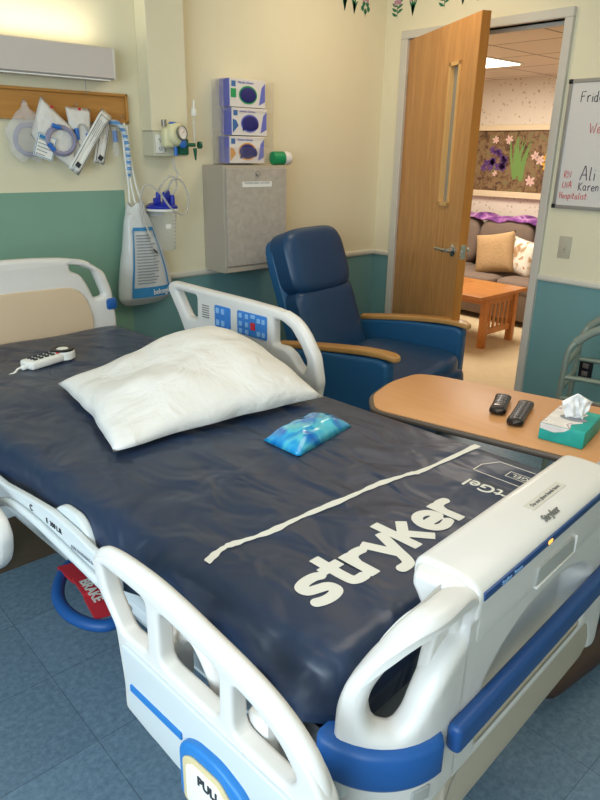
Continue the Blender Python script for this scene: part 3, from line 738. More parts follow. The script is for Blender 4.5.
def keys(par, cells):
    for (a, b, w, h, m) in cells:
        bm = bmesh.new(); box(bm, B(a, VR+.0055, b), (.003, w, h)); o = finish('key', bm, M[m], par)
keys(k1, [(.548, .925, .016, .02, 'keylight'), (.578, .925, .016, .02, 'keylight'), (.548, .88, .016, .02, 'keylight'), (.578, .88, .016, .02, 'keylight')])
keys(k2, [(.678, .93, .015, .016, 'keylight'), (.712, .93, .015, .016, 'keylight'), (.678, .90, .015, .016, 'keylight'), (.712, .90, .015, .016, 'keylight'), (.678, .873, .015, .016, 'keylight'), (.712, .873, .015, .016, 'keylight'),
    (.745, .90, .022, .026, 'red'), (.775, .925, .016, .016, 'keylight'), (.80, .925, .014, .016, 'keylight'), (.775, .878, .016, .016, 'keylight'), (.80, .878, .014, .016, 'keylight'), (.745, .935, .022, .012, 'keylight')])
bm = bmesh.new()
for k in range(6): box(bm, B(.470, VR+.0005, .885+.009*k), (.002, .042, .0035))
finish('speaker_grille', bm, M['vent'], rr)
bm = bmesh.new()
for u in (.5, .85): box(bm, B(u, -.06, .62), (.04, .06, .18), bevel=.01)
finish('rail_mount', bm, M['bedwhite2'], rr)

# ------------------------------------------------------------------ mattress
MZ = .78
mt = empty('mattress', BED0, BA, 'navy vinyl covered mattress with white lettering lying on the hospital bed', 'mattress')
def mz(u, v):
    f = max(0, min(1, (1.55-u)/.4))
    z = MZ+f*(.004*math.sin(u*9+v*4)+.003*math.sin(v*15-u*6))
    return z
bm = bmesh.new()
U0, U1, V0, V1 = -.055, 1.985, .0, .895
prof = []   # cross-section across v
def sect(u):
    pts = []; n = 16
    slump = .5+.5*math.sin(u*5.3+.6)
    zb = .655+.014*math.sin(u*7)+.01*math.sin(u*17)
    rl = .035
    # right bottom -> right top -> left top -> left bottom
    pts += [(V0+.02, .64), (V0, .655), (V0-.0, MZ-.04), (V0+.012, MZ-.012), (V0+.04, MZ)]
    for i in range(1, 18): pts.append((V0+.04+(V1-V0-.09)*i/18, None))
    b1 = .010*math.sin(u*11)+.006*math.sin(u*23+1)
    pts += [(V1-.05, MZ), (V1-.022, MZ-.006), (V1-.004, MZ-.026), (V1+.004+b1*.3, MZ-.055), (V1+.007+b1, MZ-.09), (V1+.006+b1*1.3, zb), (V1-.02, zb-.004), (V1-.06, .64)]
    return [(v, (mz(u, v) if z is None else z)) for v, z in pts]
NU = 90; rows = []
for i in range(NU+1):
    t = i/NU; u = U0+(U1-U0)*t
    rnd = 0
    e = min(u-U0, U1-u); rr_ = .04
    dz = 0
    if e < rr_: dz = rr_-math.sqrt(max(0, rr_**2-(rr_-e)**2))
    row = []
    for v, z in sect(u):
        # rounded foot corner
        vv = v
        if U1-u < .07 and v > .8:
            s = 1-(U1-u)/.07; vv = v-(v-.8)*.35*s*s
        row.append(bm.verts.new(B(u, vv, z-dz if z > .7 else z)))
    rows.append(row)
for a, b in zip(rows, rows[1:]):
    for k in range(len(a)-1): bm.faces.new((a[k], a[k+1], b[k+1], b[k]))
    bm.faces.new((a[-1], a[0], b[0], b[-1]))
bm.faces.new(rows[0]); bm.faces.new(rows[-1][::-1])
finish('cover', bm, M['cover'], mt, angle=60)
ZT = MZ+.0012
# "stryker" lettering
LT = {'s': (.86, [[(.80, .80), (.64, .865), (.38, .865), (.19, .78), (.20, .60), (.42, .51), (.64, .42), (.67, .22), (.50, .135), (.26, .135), (.05, .21)]]),
 't': (.66, [[(.27, 1.36), (.27, .36), (.36, .16), (.62, .14)], [(.0, .87), (.60, .87)]]),
 'r': (.68, [[(.15, 0), (.15, 1.0)], [(.15, .55), (.24, .78), (.42, .87), (.66, .85)]]),
 'y': (.84, [[(.10, 1), (.45, .16)], [(.80, 1), (.52, .26), (.36, -.16), (.22, -.27), (.0, -.27)]]),
 'k': (.86, [[(.15, 0), (.15, 1.38)], [(.76, 1), (.18, .46)], [(.36, .60), (.80, 0)]]),
 'e': (.92, [[(.22, .49), (.80, .49)], [(.80, .49), (.74, .76), (.50, .875), (.26, .78), (.15, .5), (.26, .22), (.50, .125), (.80, .20)]])}
sx0 = .795; unit = .080; tu = 0; segs = []
for ch in 'stryker':
    adv, st = LT[ch]
    for pts in st:
        P_ = smoothpts([(a, b, 0) for a, b in pts], 5) if len(pts) > 2 else [Vector((a, b, 0)) for a, b in pts]
        for i in range(len(P_)-1):
            segs.append((P_[i].x+tu, P_[i].y, P_[i+1].x+tu, P_[i+1].y, i == 0, i == len(P_)-2))
    tu += adv+.02
HS = .018
nx, ny = int((tu+.2)/HS), int(2.0/HS)
def sdf(x, y):
    best = 9.
    for x0, y0, x1, y1, a0, a1 in segs:
        if abs((x0+x1)/2-x) > 1.1: continue
        dx, dy = x1-x0, y1-y0; L2 = dx*dx+dy*dy; t = ((x-x0)*dx+(y-y0)*dy)/L2; L = math.sqrt(L2)
        q = abs((x-x0)*dy-(y-y0)*dx)/L
        if t < 0:
            if a0: d = max(q-.145, -t*L) 
            else: d = math.hypot(x-x0, y-y0)-.145
        elif t > 1:
            if a1: d = max(q-.145, (t-1)*L)
            else: d = math.hypot(x-x1, y-y1)-.145
        else: d = q-.145
        if d < best: best = d
    return best
fld = [[sdf(-.1+i*HS, -.5+j*HS) for j in range(ny+1)] for i in range(nx+1)]
bm = bmesh.new(); cache = {}
def gv(x, y):
    k = (round(x, 5), round(y, 5))
    if k not in cache: cache[k] = bm.verts.new(B(1.868-y*unit+.012*(x/6), sx0-x*unit*1.03, ZT))
    return cache[k]
for i in range(nx):
    for j in range(ny):
        cr = [(i, j), (i+1, j), (i+1, j+1), (i, j+1)]; vs = [fld[a][b] for a, b in cr]
        if min(vs) > 0: continue
        poly = []
        for k in range(4):
            (a, b), (c, d) = cr[k], cr[(k+1) % 4]; f0, f1 = vs[k], vs[(k+1) % 4]
            if f0 <= 0: poly.append((-.1+a*HS, -.5+b*HS))
            if (f0 <= 0) != (f1 <= 0):
                t = f0/(f0-f1); poly.append((-.1+(a+(c-a)*t)*HS, -.5+(b+(d-b)*t)*HS))
        vv = []
        for p in poly:
            v = gv(*p)
            if v not in vv: vv.append(v)
        if len(vv) > 2:
            try: bm.faces.new(vv)
            except ValueError: pass
finish('stryker_lettering', bm, M['print'], mt, smooth=False)
# wavy white band
bm = bmesh.new(); N = 60; pr_ = None
bp_ = smoothpts([(1.632, .848, 0), (1.618, .80, 0), (1.622, .765, 0), (1.637, .70, 0), (1.641, .613, 0), (1.655, .48, 0), (1.664, .374, 0), (1.682, .29, 0), (1.695, .240, 0), (1.711, .022, 0)], 8)
for i, p in enumerate(bp_):
    w = .0075+.0018*math.sin(i*.55)+.001*math.sin(i*1.7)
    a = bm.verts.new(B(p.x-w, p.y, ZT+.0004)); b = bm.verts.new(B(p.x+w, p.y, ZT+.0004))
    if pr_: bm.faces.new((pr_[0], pr_[1], b, a))
    pr_ = (a, b)
finish('white_band', bm, M['print'], mt, smooth=False)
# small lettering, read from the other side
text('comfort_lettering', 'ComfortGel', .052, B(1.792, .205, ZT), (-(B(1.93, .195, 0)-B(1.78, .20, 0))), (B(0, 1, 0)), M['print'], mt, align='RIGHT', offset=.0006, ext=.0003)
bm = bmesh.new()
def strip2(pts, w):
    for a, b in zip(pts, pts[1:]):
        a = Vector(a); b = Vector(b); d = (b-a).normalized(); n = Vector((-d.y, d.x))*w
        quad(bm, *[B(q.x, q.y, ZT) for q in (a-n, b-n, b+n, a+n)])
strip2([(1.775, .155), (1.775, .115), (1.80, .07), (1.90, .07), (1.97, .075)], .0014); strip2([(1.775, .155), (1.97, .16)], .0014)
strip2([(1.845, .10), (1.905, .10), (1.905, .13), (1.845, .13), (1.845, .10)], .0012)
finish('outline_mark', bm, M['print'], mt, smooth=False)
text('gel_lettering', 'GEL', .024, B(1.875, .107, ZT), (0, 1, 0), (-1, 0, 0), M['print'], mt, ext=.0003)

# ------------------------------------------------------------------ pillow
A_, B_, C_, D_ = B(.575, .60, .80), B(1.135, .74, .80), B(1.225, .085, .80), B(.70, .0, .87)
bm = bmesh.new()
def pil(sg):
    def f(s, t):
        base = A_.lerp(D_, s).lerp(B_.lerp(C_, s), t)
        a = 2*s-1; b = 2*t-1
        k = (max(0, 1-abs(a)**2.6)*max(0, 1-abs(b)**2.6))**.5
        # edges pull inwards between corners
        cen = (A_+B_+C_+D_)/4; pull = .055*((1-a*a)*abs(b)**4+(1-b*b)*abs(a)**4)
        base = base.lerp(cen, pull+.018*noise.noise(Vector((a*3.1, b*3.1, 9)))*(abs(a)**6+abs(b)**6))
        nz = noise.noise(Vector((s*4, t*4, sg*3.)))*.016*k+noise.noise(Vector((s*9, t*9, 5.)))*.007*k
        ed = (1-k)
        wr = .006*math.sin(s*26+2*t)*(abs(b)**3)*k+.006*math.sin(t*24+s*3)*(abs(a)**3)*k
        hgt = (.115 if sg > 0 else .02)
        lump = .62+.42*min(1, s*1.3)+.16*math.exp(-((s-.75)**2+(t-.3)**2)*9)-.22*math.exp(-((s-.12)**2+(t-.25)**2)*14)
        p = base+Vector((0, 0, sg*hgt*k*lump+(nz+wr if sg > 0 else 0)))
        p.z = max(p.z, mz(-p.y, -p.x)+.002+(.004 if sg > 0 else 0)*ed)
        return p
    return f
grid(bm, 44, 44, pil(1)); grid(bm, 44, 44, pil(-1))
bmesh.ops.remove_doubles(bm, verts=bm.verts[:], dist=2e-3)
pw = finish('pillow', bm, M['pillow'], angle=180); pw.location = BED0; pw.rotation_euler = (0, 0, BA)
tag(pw, 'large white bed pillow lying crumpled in the middle of the navy mattress', 'pillow')

# ------------------------------------------------------------------ telephone-style bedside remote
ph = empty('pillow_speaker', BED0, BA, 'white corded handset remote with black-ringed round speaker on the mattress near the headboard', 'bed remote')
P0 = B(.305, .560, MZ+.012); P1 = B(.272, .425, MZ+.012); d_ = (P1-P0).normalized(); yaw = math.atan2(d_.y, d_.x)
Rz = Matrix.Rotation(yaw, 3, 'Z')
bm = bmesh.new(); box(bm, P0.lerp(P1, .42), (.155, .068, .03), Rz, bevel=.01, seg=3)
lathe(bm, [(.036, -.015), (.042, -.01), (.042, .012), (.036, .018)], 24, Matrix.Translation(P1+Vector((.0, 0, 0))))
finish('body', bm, M['white'], ph)
bm = bmesh.new(); lathe(bm, [(.024, .0), (.024, .006), (.040, .006), (.040, 0)], 28, Matrix.Translation(P1+Vector((0, 0, .018))), cap=False); 
finish('speaker_ring', bm, M['black'], ph)
bm = bmesh.new(); lathe(bm, [(.024, 0), (.02, .005), (.004, .006)], 20, Matrix.Translation(P1+Vector((0, 0, .018)))); finish('speaker_cover', bm, M['paper'], ph)
for i in range(5):
    for j in range(3):
        if i == 4 and j == 1: continue
        bm = bmesh.new(); c = P0+Rz @ Vector((.01+.024*i, -.016+.016*j, .017)); box(bm, c, (.014, .009, .005), Rz, bevel=.0015)
        finish('button', bm, M['red'] if (i == 4 and j == 0) else M['inkdark'], ph)
bm = bmesh.new(); q0 = P0+Rz @ Vector((-.018, 0, -.004)); tube(bm, [q0, q0+Rz @ Vector((-.03, .002, 0)), q0+Rz @ Vector((-.09, .01, -.012)), B(.22, .93, MZ+.004)], .0035, 8, sm=6)
box(bm, q0+Rz @ Vector((-.004, 0, 0)), (.03, .018, .016), Rz, bevel=.005)
finish('cord', bm, M['paper'], ph)

# ------------------------------------------------------------------ blue packet
bm = bmesh.new()
K = [B(1.305, .405, MZ+.003), B(1.44, .41, MZ+.003), B(1.405, .165, MZ+.003), B(1.285, .165, MZ+.003)]
def pk(sg):
    def f(s, t):
        base = K[0].lerp(K[3], s).lerp(K[1].lerp(K[2], s), t); a = 2*s-1; b = 2*t-1
        k = (max(0, 1-abs(a)**3.5)*max(0, 1-abs(b)**3))**.6
        return base+Vector((0, 0, (sg > 0)*(.036*k+.006*noise.noise(Vector((s*6, t*6, 2)))*k+.003*math.sin(s*40)*(abs(a) > .8)*k)))
    return f
grid(bm, 30, 16, pk(1)); grid(bm, 30, 16, pk(-1))
bmesh.ops.remove_doubles(bm, verts=bm.verts[:], dist=1e-4)
o = finish('wipes_packet', bm, M['wipes'], angle=180); o.location = BED0; o.rotation_euler = (0, 0, BA)
tag(o, 'shiny blue plastic packet lying on the mattress in front of the pillow', 'packet')

# ------------------------------------------------------------------ overbed table
TZ = .76
tb = empty('overbed_table', (-1.77, -2.2, 0), 0, 'overbed table with orange-brown laminate top and dark rounded rim beside the bed', 'overbed table')
def T(x, y, z): return Vector((x+1.77, y+2.2, z))
to = [(-2.045, -1.88), (-1.90, -1.725), (-1.70, -1.70), (-1.625, -1.78), (-1.40, -2.72), (-1.50, -2.80), (-1.84, -2.80), (-1.90, -2.74)]
to = [(-2.085, -1.872), (-2.00, -1.785), (-1.85, -1.735), (-1.70, -1.735), (-1.655, -1.80), (-1.44, -2.62), (-1.49, -2.72), (-1.80, -2.80), (-1.885, -2.72)]
rad = [.035, .04, .05, .05, .06, .08, .08, .08, .08]
plate('rim', rpoly(to, rad), [], .018, .007, lambda a, b, c: T(a, b, TZ-.010+c), M['trayedge'], tb)
cx_, cy_ = -1.76, -2.25
ti = [(cx_+(a-cx_)*(1-.010/max(.12, abs(a-cx_))*1), cy_+(b-cy_)*(1-.010/max(.2, abs(b-cy_)))) for a, b in to]
plate('tabletop', rpoly(ti, rad), [], .006, .001, lambda a, b, c: T(a, b, TZ-.001+c), M['traywood'], tb)
bm = bmesh.new(); box(bm, T(-1.48, -2.3, .40), (.07, .05, .66), bevel=.008); box(bm, T(-1.62, -2.3, .733), (.34, .2, .02), bevel=.005); finish('column', bm, M['brownbase'], tb)
bm = bmesh.new(); tube(bm, [T(-1.45, -2.50, .06), T(-1.90, -2.49, .06), T(-1.97, -2.46, .06), T(-1.99, -2.38, .06), T(-1.97, -2.20, .06), T(-1.90, -2.13, .06), T(-1.45, -2.12, .06), T(-1.42, -2.3, .06)], .045, 14, closed=True, sm=5, flat=(1, .8)); finish('base', bm, M['brownbase'], tb)
for x, y in ((-1.48, -2.5), (-1.95, -2.44), (-1.95, -2.18), (-1.48, -2.12)):
    bm = bmesh.new(); lathe(bm, [(.02, -.012), (.024, 0), (.02, .012)], 12, axis(T(x, y, .024), (0, 1, 0))); finish('wheel', bm, M['rubber'], tb)

# remotes
def remote(name, p0, p1, w, h, lab, cat, style):
    p0 = Vector(p0); p1 = Vector(p1); d = p1-p0; L = d.length; ya = math.atan2(d.y, d.x); c = (p0+p1)/2
    e = empty(name, (c.x, c.y, TZ+.003), ya, lab, cat)
    bm = bmesh.new()
    n = 14
    def f(s, t):
        x = (s-.5)*L; ww = w*(1-.12*math.sin(s*PI))*(1 if style else 1); a = t*2*PI
        k = min(1, (min(s, 1-s)*L/(.4*w)+.0)); k = math.sqrt(max(0, 1-(1-k)**2))
        cx, sx = math.cos(a), math.sin(a)
        px = abs(cx)**.6*(1 if cx > 0 else -1); pz = abs(sx)**.7*(1 if sx > 0 else -1)
        return Vector((x, px*ww/2*max(k, .02), h/2+pz*h/2*max(k, .1)))
    grid(bm, 20, 20, f); bmesh.ops.remove_doubles(bm, verts=bm.verts[:], dist=1e-5)
    finish('body', bm, M['remote'], e, angle=180)
    rows = 9 if style else 4
    for i in range(rows):
        for j in range(3):
            bm = bmesh.new(); x = -L*.36+L*.7*i/(rows-1) if style else -L*.05+L*.4*i/(rows-1)
            cush(bm, (x, (j-1)*w*.24, h), (.011, .009, .004), p=2.5, n=3); finish('button', bm, M['remotekey'], e, angle=180)
    if not style:
        bm = bmesh.new(); box(bm, (-L*.26, 0, h), (.035, w*.6, .003), bevel=.001); finish('display', bm, mat('dark_display', '#3a2a24', .15), e)
    return e
remote('cordless_phone', (-1.845, -2.155, 0), (-1.695, -2.087, 0), .052, .022, 'shorter black handset lying on the overbed table, left of the long remote', 'phone', 0)
remote('remote_control', (-1.885, -2.235, 0), (-1.69, -2.165, 0), .050, .021, 'long black television remote full of buttons on the overbed table', 'remote control', 1)

# tissue box
tx = empty('tissue_box', (-1.80, -2.345, TZ+.003), math.atan2(-.11, .02), 'teal tissue box with floral top and a white tissue sticking out on the overbed table', 'tissue box')
tx.location = (-1.805, -2.362, TZ+.003); tx.rotation_euler = (0, 0, math.atan2(-.11, .02))
# local x along the near edge (toward viewer right)
bm = bmesh.new(); box(bm, (0, 0, .0235), (.118, .17, .047), bevel=.002); finish('box', bm, M['tissuebox'], tx)
bm = bmesh.new(); cp = [(-.057, -.083), (.02, -.083), (.012, -.05), (.035, -.02), (.02, .015), (.03, .05), (-.005, .083), (-.057, .083)]
ngon(bm, [(a, b, .0478) for a, b in cp]); ngon(bm, [(-.0573, -.0853, .0475), (.02, -.0853, .0475), (.005, -.0853, .036), (-.02, -.0853, .028), (-.0573, -.0853, .032)][::-1]); finish('printed_top', bm, M['tissuetop'], tx, smooth=False)
bm = bmesh.new(); ngon(bm, [(.004+.036*math.cos(2*PI*k/24), .0+.022*math.sin(2*PI*k/24), .0482) for k in range(24)]); finish('opening', bm, M['inkgrey'], tx, smooth=False)
bm = bmesh.new()
def sheet(a, b, c, d, amp, sd):
    a, b, c, d = map(Vector, (a, b, c, d))
    def f(u, v):
        p = a.lerp(b, u).lerp(d.lerp(c, u), v); k = noise.noise(Vector((u*3+sd, v*3, sd)))*amp+math.sin(u*9+v*4+sd)*amp*.3
        return p+Vector((k*.4, -k, k*.3))
    grid(bm, 12, 12, f)
sheet((-.016, -.004, .046), (-.030, -.016, .095), (.004, .0, .122), (.018, .006, .060), .010, 1)
sheet((.018, .006, .050), (.004, .0, .122), (.040, .030, .096), (.024, .012, .046), .012, 4)
sheet((-.012, .006, .046), (-.018, .02, .085), (.012, .03, .10), (.02, .014, .046), .010, 7)
o = finish('tissue', bm, M['tissue'], tx, angle=180); o.modifiers.new('s', 'SOLIDIFY').thickness = .0006

# ------------------------------------------------------------------ recliner
RA = math.radians(11)
rc = empty('recliner', (-.838, -1.1665, 0), RA, 'dark blue vinyl recliner with wooden armrests between the bed and the door', 'recliner')
def back_pt(y0, z0, y1, z1, t): return y0+(y1-y0)*t, z0+(z1-z0)*t
lean = math.atan2(.26, .72)
Rb = Matrix.Rotation(-lean, 3, 'X')
def slab(bm, c, w, h, d, rnd, R, p=3.2, taper=0., n=14):
    """cushion with rounded outline in x-z and puffed front"""
    t = bmesh.new(); bmesh.ops.create_cube(t, size=2); bmesh.ops.subdivide_edges(t, edges=t.edges[:], cuts=n, use_grid_fill=True)
    for v in t.verts:
        q = v.co.copy()
        L = (abs(q.x)**rnd+abs(q.z)**rnd)**(1/rnd); m_ = max(abs(q.x), abs(q.z))
        if L > 1e-6: q.x *= m_/L; q.z *= m_/L
        e = max(abs(v.co.x), abs(v.co.z)); ed = (max(0, 1-e**p))**(1/p)
        y = q.y*(.55+.45*ed)
        x = q.x*(1+taper*q.z)
        v.co = R @ Vector((x*w/2, y*d/2, q.z*h/2))+Vector(c)
    merge(bm, t)
def bc(t, off=0):  # along back axis at distance t from base; offset rearward
    base = Vector((-.035, .52, .42)); return base+Rb @ Vector((0, off, t))
bm = bmesh.new(); slab(bm, bc(.20, .03), .53, .42, .15, 12, Rb, 3, taper=.0); finish('back_cushion', bm, M['recl'], rc, angle=180)
bm = bmesh.new(); slab(bm, bc(.555, .030), .53, .35, .17, 4.5, Rb, 3, taper=-.02); finish('headrest', bm, M['recl'], rc, angle=180)
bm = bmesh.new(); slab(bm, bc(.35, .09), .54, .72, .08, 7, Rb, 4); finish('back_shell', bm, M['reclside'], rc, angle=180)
bm = bmesh.new(); cush(bm, (0, .26, .40), (.74, .62, .17), p=5); finish('seat', bm, M['recl'], rc, angle=180)
bm = bmesh.new(); cush(bm, (0, -.015, .25), (.71, .09, .30), p=6); finish('footrest', bm, M['recl'], rc, angle=180)
for sx in (-1, 1):
    op = [(.005, .10), (.0, .585), (.05, .600), (.35, .585), (.66, .548), (.70, .50), (.66, .10)]
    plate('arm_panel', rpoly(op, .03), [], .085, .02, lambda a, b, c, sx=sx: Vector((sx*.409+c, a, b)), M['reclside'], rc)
    ow = [(-.335, -.0), (-.32, -.03), (-.275, -.035), (-.262, -.01), (-.268, .3), (-.268, .66), (-.335, .68), (-.345, .3)]
    ow = [((sx*-(a-.104)) if sx > 0 else a-.104, b) for a, b in ow]
    def cap(a, b, c): return Vector((a, b, .617+c-.062*max(0, (b-.12)/.56)**1.3-.012*max(0, -(b-.02))/.05))
    plate('armrest', rpoly(ow, .02), [], .028, .009, cap, M['armwood'], rc, cuts=[(1, [.05*i for i in range(0, 14)])])
bm = bmesh.new(); box(bm, (0, .35, .12), (.5, .6, .05)); finish('base', bm, M['darkmetal'], rc)
for sx in (-.37, .37):
    for y in (.06, .62):
        bm = bmesh.new(); box(bm, (sx, y, .085), (.03, .03, .05)); lathe(bm, [(.03, -.01), (.036, 0), (.03, .01)], 16, axis((sx, y, .038), (1, 0, 0))); finish('caster', bm, M['rubber'], rc)

# ------------------------------------------------------------------ walker
wk = empty('walker', (-.588, -1.862, 0), 0, 'grey-green folding walker frame standing by the teal wall under the switch', 'walker')
def wkp(x, y, z): return Vector((x+.55, y+1.9, z))
def wside(y, tail):
    x0, x1 = -.88, -.40
    pts = [wkp(x0-.03, y, .02), wkp(x0, y, .55), wkp(x0+.01, y-.01, .70), wkp(x0+.07, y-.01, .80), wkp(x0+.2, y, .825), wkp(x1-.06, y, .82), wkp(x1, y, .76), wkp(x1+.01, y, .55), wkp(x1+.03, y, .02)]
    return pts
# side nearest: plane roughly facing the camera
fr = [(-.62, -1.80, .02), (-.60, -1.81, .50), (-.595, -1.815, .64), (-.58, -1.84, .70), (-.54, -1.90, .755), (-.50, -1.97, .765), (-.45, -2.06, .74), (-.44, -2.08, .60), (-.42, -2.1, .02)]
for k, off in enumerate(((0, 0), (.34, .10))):
    bm = bmesh.new(); tube(bm, [wkp(a+off[0], b+off[1], c) for a, b, c in fr], .0135, 12, sm=5); finish('side_frame', bm, M['walker'], wk)
    bm = bmesh.new(); tube(bm, [wkp(-.585+off[0], -1.835+off[1], .695), wkp(-.54+off[0], -1.90+off[1], .755), wkp(-.50+off[0], -1.97+off[1], .767)], .0195, 12, sm=5); finish('hand_grip', bm, M['walkergrip'], wk)
    bm = bmesh.new(); tube(bm, [wkp(-.605+off[0], -1.81+off[1], .43), wkp(-.435+off[0], -2.09+off[1], .40)], .011, 10); tube(bm, [wkp(-.60+off[0], -1.812+off[1], .53), wkp(-.44+off[0], -2.08+off[1], .51)], .011, 10); finish('side_bar', bm, M['walker'], wk)
    for q in (fr[0], fr[-1]):
        bm = bmesh.new(); lathe(bm, [(.02, 0), (.02, .03), (.016, .05)], 12, Matrix.Translation(wkp(q[0]+off[0], q[1]+off[1], 0))); finish('rubber_tip', bm, M['rubber'], wk)
bm = bmesh.new(); tube(bm, [wkp(-.60, -1.812, .47), wkp(-.26, -1.712, .47)], .0125, 10); tube(bm, [wkp(-.60, -1.812, .58), wkp(-.26, -1.712, .58)], .0125, 10); finish('cross_brace', bm, M['walker'], wk)

# ------------------------------------------------------------------ whiteboard with hand lettering
wb = empty('whiteboard', (0, -1.75, 1.54), 0, 'dry erase whiteboard with red and dark handwriting right of the doorway', 'whiteboard')
W0 = -1.272; WW = .92
def WP(a, z, d=.0): return Vector((-d, (W0-a)+1.75, z-1.54))   # a = distance right of board's left edge
bm = bmesh.new(); box(bm, WP(WW/2, 1.54, .009), (.012, WW-.01, .61)); finish('surface', bm, M['boardwhite'], wb, smooth=False)
bm = bmesh.new()
for z in (1.844, 1.237): box(bm, WP(WW/2, z, .011), (.02, WW, .018))
for a in (.009, WW-.009): box(bm, WP(a, 1.54, .011), (.02, .018, .62))
finish('frame', bm, M['alu'], wb, bevel=.002)
for a in (.008, WW-.008):
    for z in (1.842, 1.239):
        bm = bmesh.new(); box(bm, WP(a, z, .013), (.024, .022, .022), bevel=.004); finish('corner_cap', bm, M['black'], wb)
GL = {'F': [[(0, 0), (.05, 1), (.6, 1.02)], [(.03, .55), (.45, .58)]], 'r': [[(.1, .6), (.12, 0)], [(.12, .35), (.25, .6), (.45, .58)]], 'i': [[(.15, .55), (.15, 0)], [(.15, .78), (.17, .82)]],
 'd': [[(.45, .5), (.2, .55), (.05, .25), (.2, 0), (.42, .1), (.48, 1.0)], [(.48, 1), (.46, .1), (.55, 0)]], 'a': [[(.45, .5), (.2, .58), (.03, .25), (.2, 0), (.42, .15), (.46, .55), (.45, .1), (.55, 0)]],
 'y': [[(.05, .55), (.2, .1), (.4, .55)], [(.42, .58), (.3, -.1), (.1, -.4)]], 'W': [[(0, 1), (.2, 0), (.4, .7), (.6, 0), (.85, 1)]], 'e': [[(.05, .3), (.42, .35), (.35, .58), (.12, .5), (.05, .2), (.2, 0), (.45, .1)]],
 'l': [[(.15, 1.0), (.12, .1), (.22, 0)]], 'c': [[(.42, .5), (.2, .58), (.05, .28), (.2, 0), (.42, .08)]], 'o': [[(.25, .58), (.05, .3), (.22, 0), (.45, .28), (.25, .58)]], 'm': [[(.05, .58), (.06, 0)], [(.06, .4), (.22, .58), (.3, 0)], [(.3, .4), (.48, .58), (.56, 0)]],
 'R': [[(.05, 0), (.08, 1), (.45, .95), (.5, .65), (.1, .5), (.55, 0)]], 'N': [[(.02, 0), (.08, 1), (.5, .02), (.58, 1)]], 'A': [[(0, 0), (.22, .7), (.4, 1.1), (.62, 0)], [(.12, .4), (.6, .42)]],
 'L': [[(.1, 1), (.05, .02), (.45, .05)]], 'K': [[(.08, 1), (.05, 0)], [(.55, 1), (.08, .48), (.55, 0)]], 'n': [[(.05, .58), (.06, 0)], [(.06, .35), (.25, .58), (.4, .45), (.42, 0)]],
 'H': [[(.05, 1), (.02, 0)], [(.5, 1), (.48, 0)], [(.03, .5), (.5, .52)]], 's': [[(.4, .52), (.15, .58), (.1, .4), (.36, .22), (.3, .02), (.05, .03)]], 'p': [[(.08, .58), (.05, -.4)], [(.08, .45), (.3, .6), (.42, .3), (.25, 0), (.08, .1)]],
 't': [[(.22, .95), (.18, .1), (.3, 0)], [(.02, .62), (.42, .64)]], ':': [[(.15, .45), (.17, .48)], [(.15, .08), (.17, .11)]], 'u': [[(.05, .58), (.08, .1), (.25, 0), (.42, .2), (.44, .58), (.46, 0)]]}
def hand(s, a, z, h, m, r=.0024, wr=.62):
    bm = bmesh.new(); x = a
    for ch in s:
        if ch == ' ': x += h*.45; continue
        mxx = 0
        for st in GL[ch]:
            pts = [WP(x+p[0]*h*wr/.6, z+p[1]*h+.03*h*math.sin(x*90), .0165) for p in st]
            tube(bm, pts, r, 5, sm=4 if len(st) > 2 and ch not in 'WNKHLF' else 0); mxx = max(mxx, max(p[0] for p in st))
        x += (mxx+.16)*h*wr/.6
    return finish('handwriting', bm, m, wb)
hand('Friday', .072, 1.745, .047, M['marker_black'], .0020, .50)
hand('Welcome', .140, 1.600, .046, M['marker_red'], .0018, .52)
hand('RN', .042, 1.384, .032, M['marker_red'], .0017, .55)
hand('LNA', .040, 1.334, .030, M['marker_red'], .0017, .5)
hand('Ali', .130, 1.376, .062, M['marker_dark'], .0021, .55)
hand('Karen', .128, 1.324, .040, M['marker_dark'], .0019, .52)
hand('Hospitalist:', .032, 1.280, .031, M['marker_red'], .0017, .5)

# switch and outlet
sw = empty('light_switch', (0, -1.371, 1.028), 0, 'ivory light switch plate right of the door frame', 'light switch')
bm = bmesh.new(); box(bm, (-.003, 0, 0), (.006, .07, .115), bevel=.002); finish('plate', bm, M['switch'], sw)
bm = bmesh.new(); box(bm, (-.008, 0, 0), (.012, .01, .024), Euler((0, .3, 0)).to_matrix(), bevel=.001); finish('toggle', bm, M['switch'], sw)
ol = empty('wall_outlet', (0, -1.598, .392), 0, 'dark electrical outlet low on the teal wall behind the walker', 'outlet')
bm = bmesh.new(); box(bm, (-.003, 0, 0), (.006, .075, .13), bevel=.002); finish('plate', bm, M['black'], ol)
for z in (-.022, .022):
    bm = bmesh.new(); box(bm, (-.008, 0, z), (.006, .034, .028), bevel=.003); finish('socket', bm, M['remotekey'], ol)

# ------------------------------------------------------------------ light fixture, board
lf = empty('wall_light', (-2.62, 0, 1.84), 0, 'long off-white overbed light fixture on the upper left wall', 'wall light')
bm = bmesh.new()
pf = [(0, -.06), (-.085, -.065), (-.102, -.058), (-.1, .06), (-.09, .066), (-.08, .06), (-.08, .04), (0, .04)]
L0, L1 = -.68, .70
ra = [bm.verts.new((L0, y, z)) for y, z in pf]; rb = [bm.verts.new((L1, y, z)) for y, z in pf]
for i in range(8): bm.faces.new((ra[i], ra[(i+1) % 8], rb[(i+1) % 8], rb[i]))
bm.faces.new(ra); bm.faces.new(rb[::-1]); finish('housing', bm, mat('fixture_paint', '#cfc5c0', .45), lf, smooth=False)
bm = bmesh.new(); box(bm, (L1+.002, -.05, .002), (.01, .105, .128), bevel=.003); finish('end_cap', bm, M['trim'], lf)
bm = bmesh.new(); box(bm, (0, -.045, .05), (1.3, .05, .012)); finish('tube_lamp', bm, mat('lamp_glow', '#fff6d8', .5, emis='#fff3cc', estr=1.5), lf)
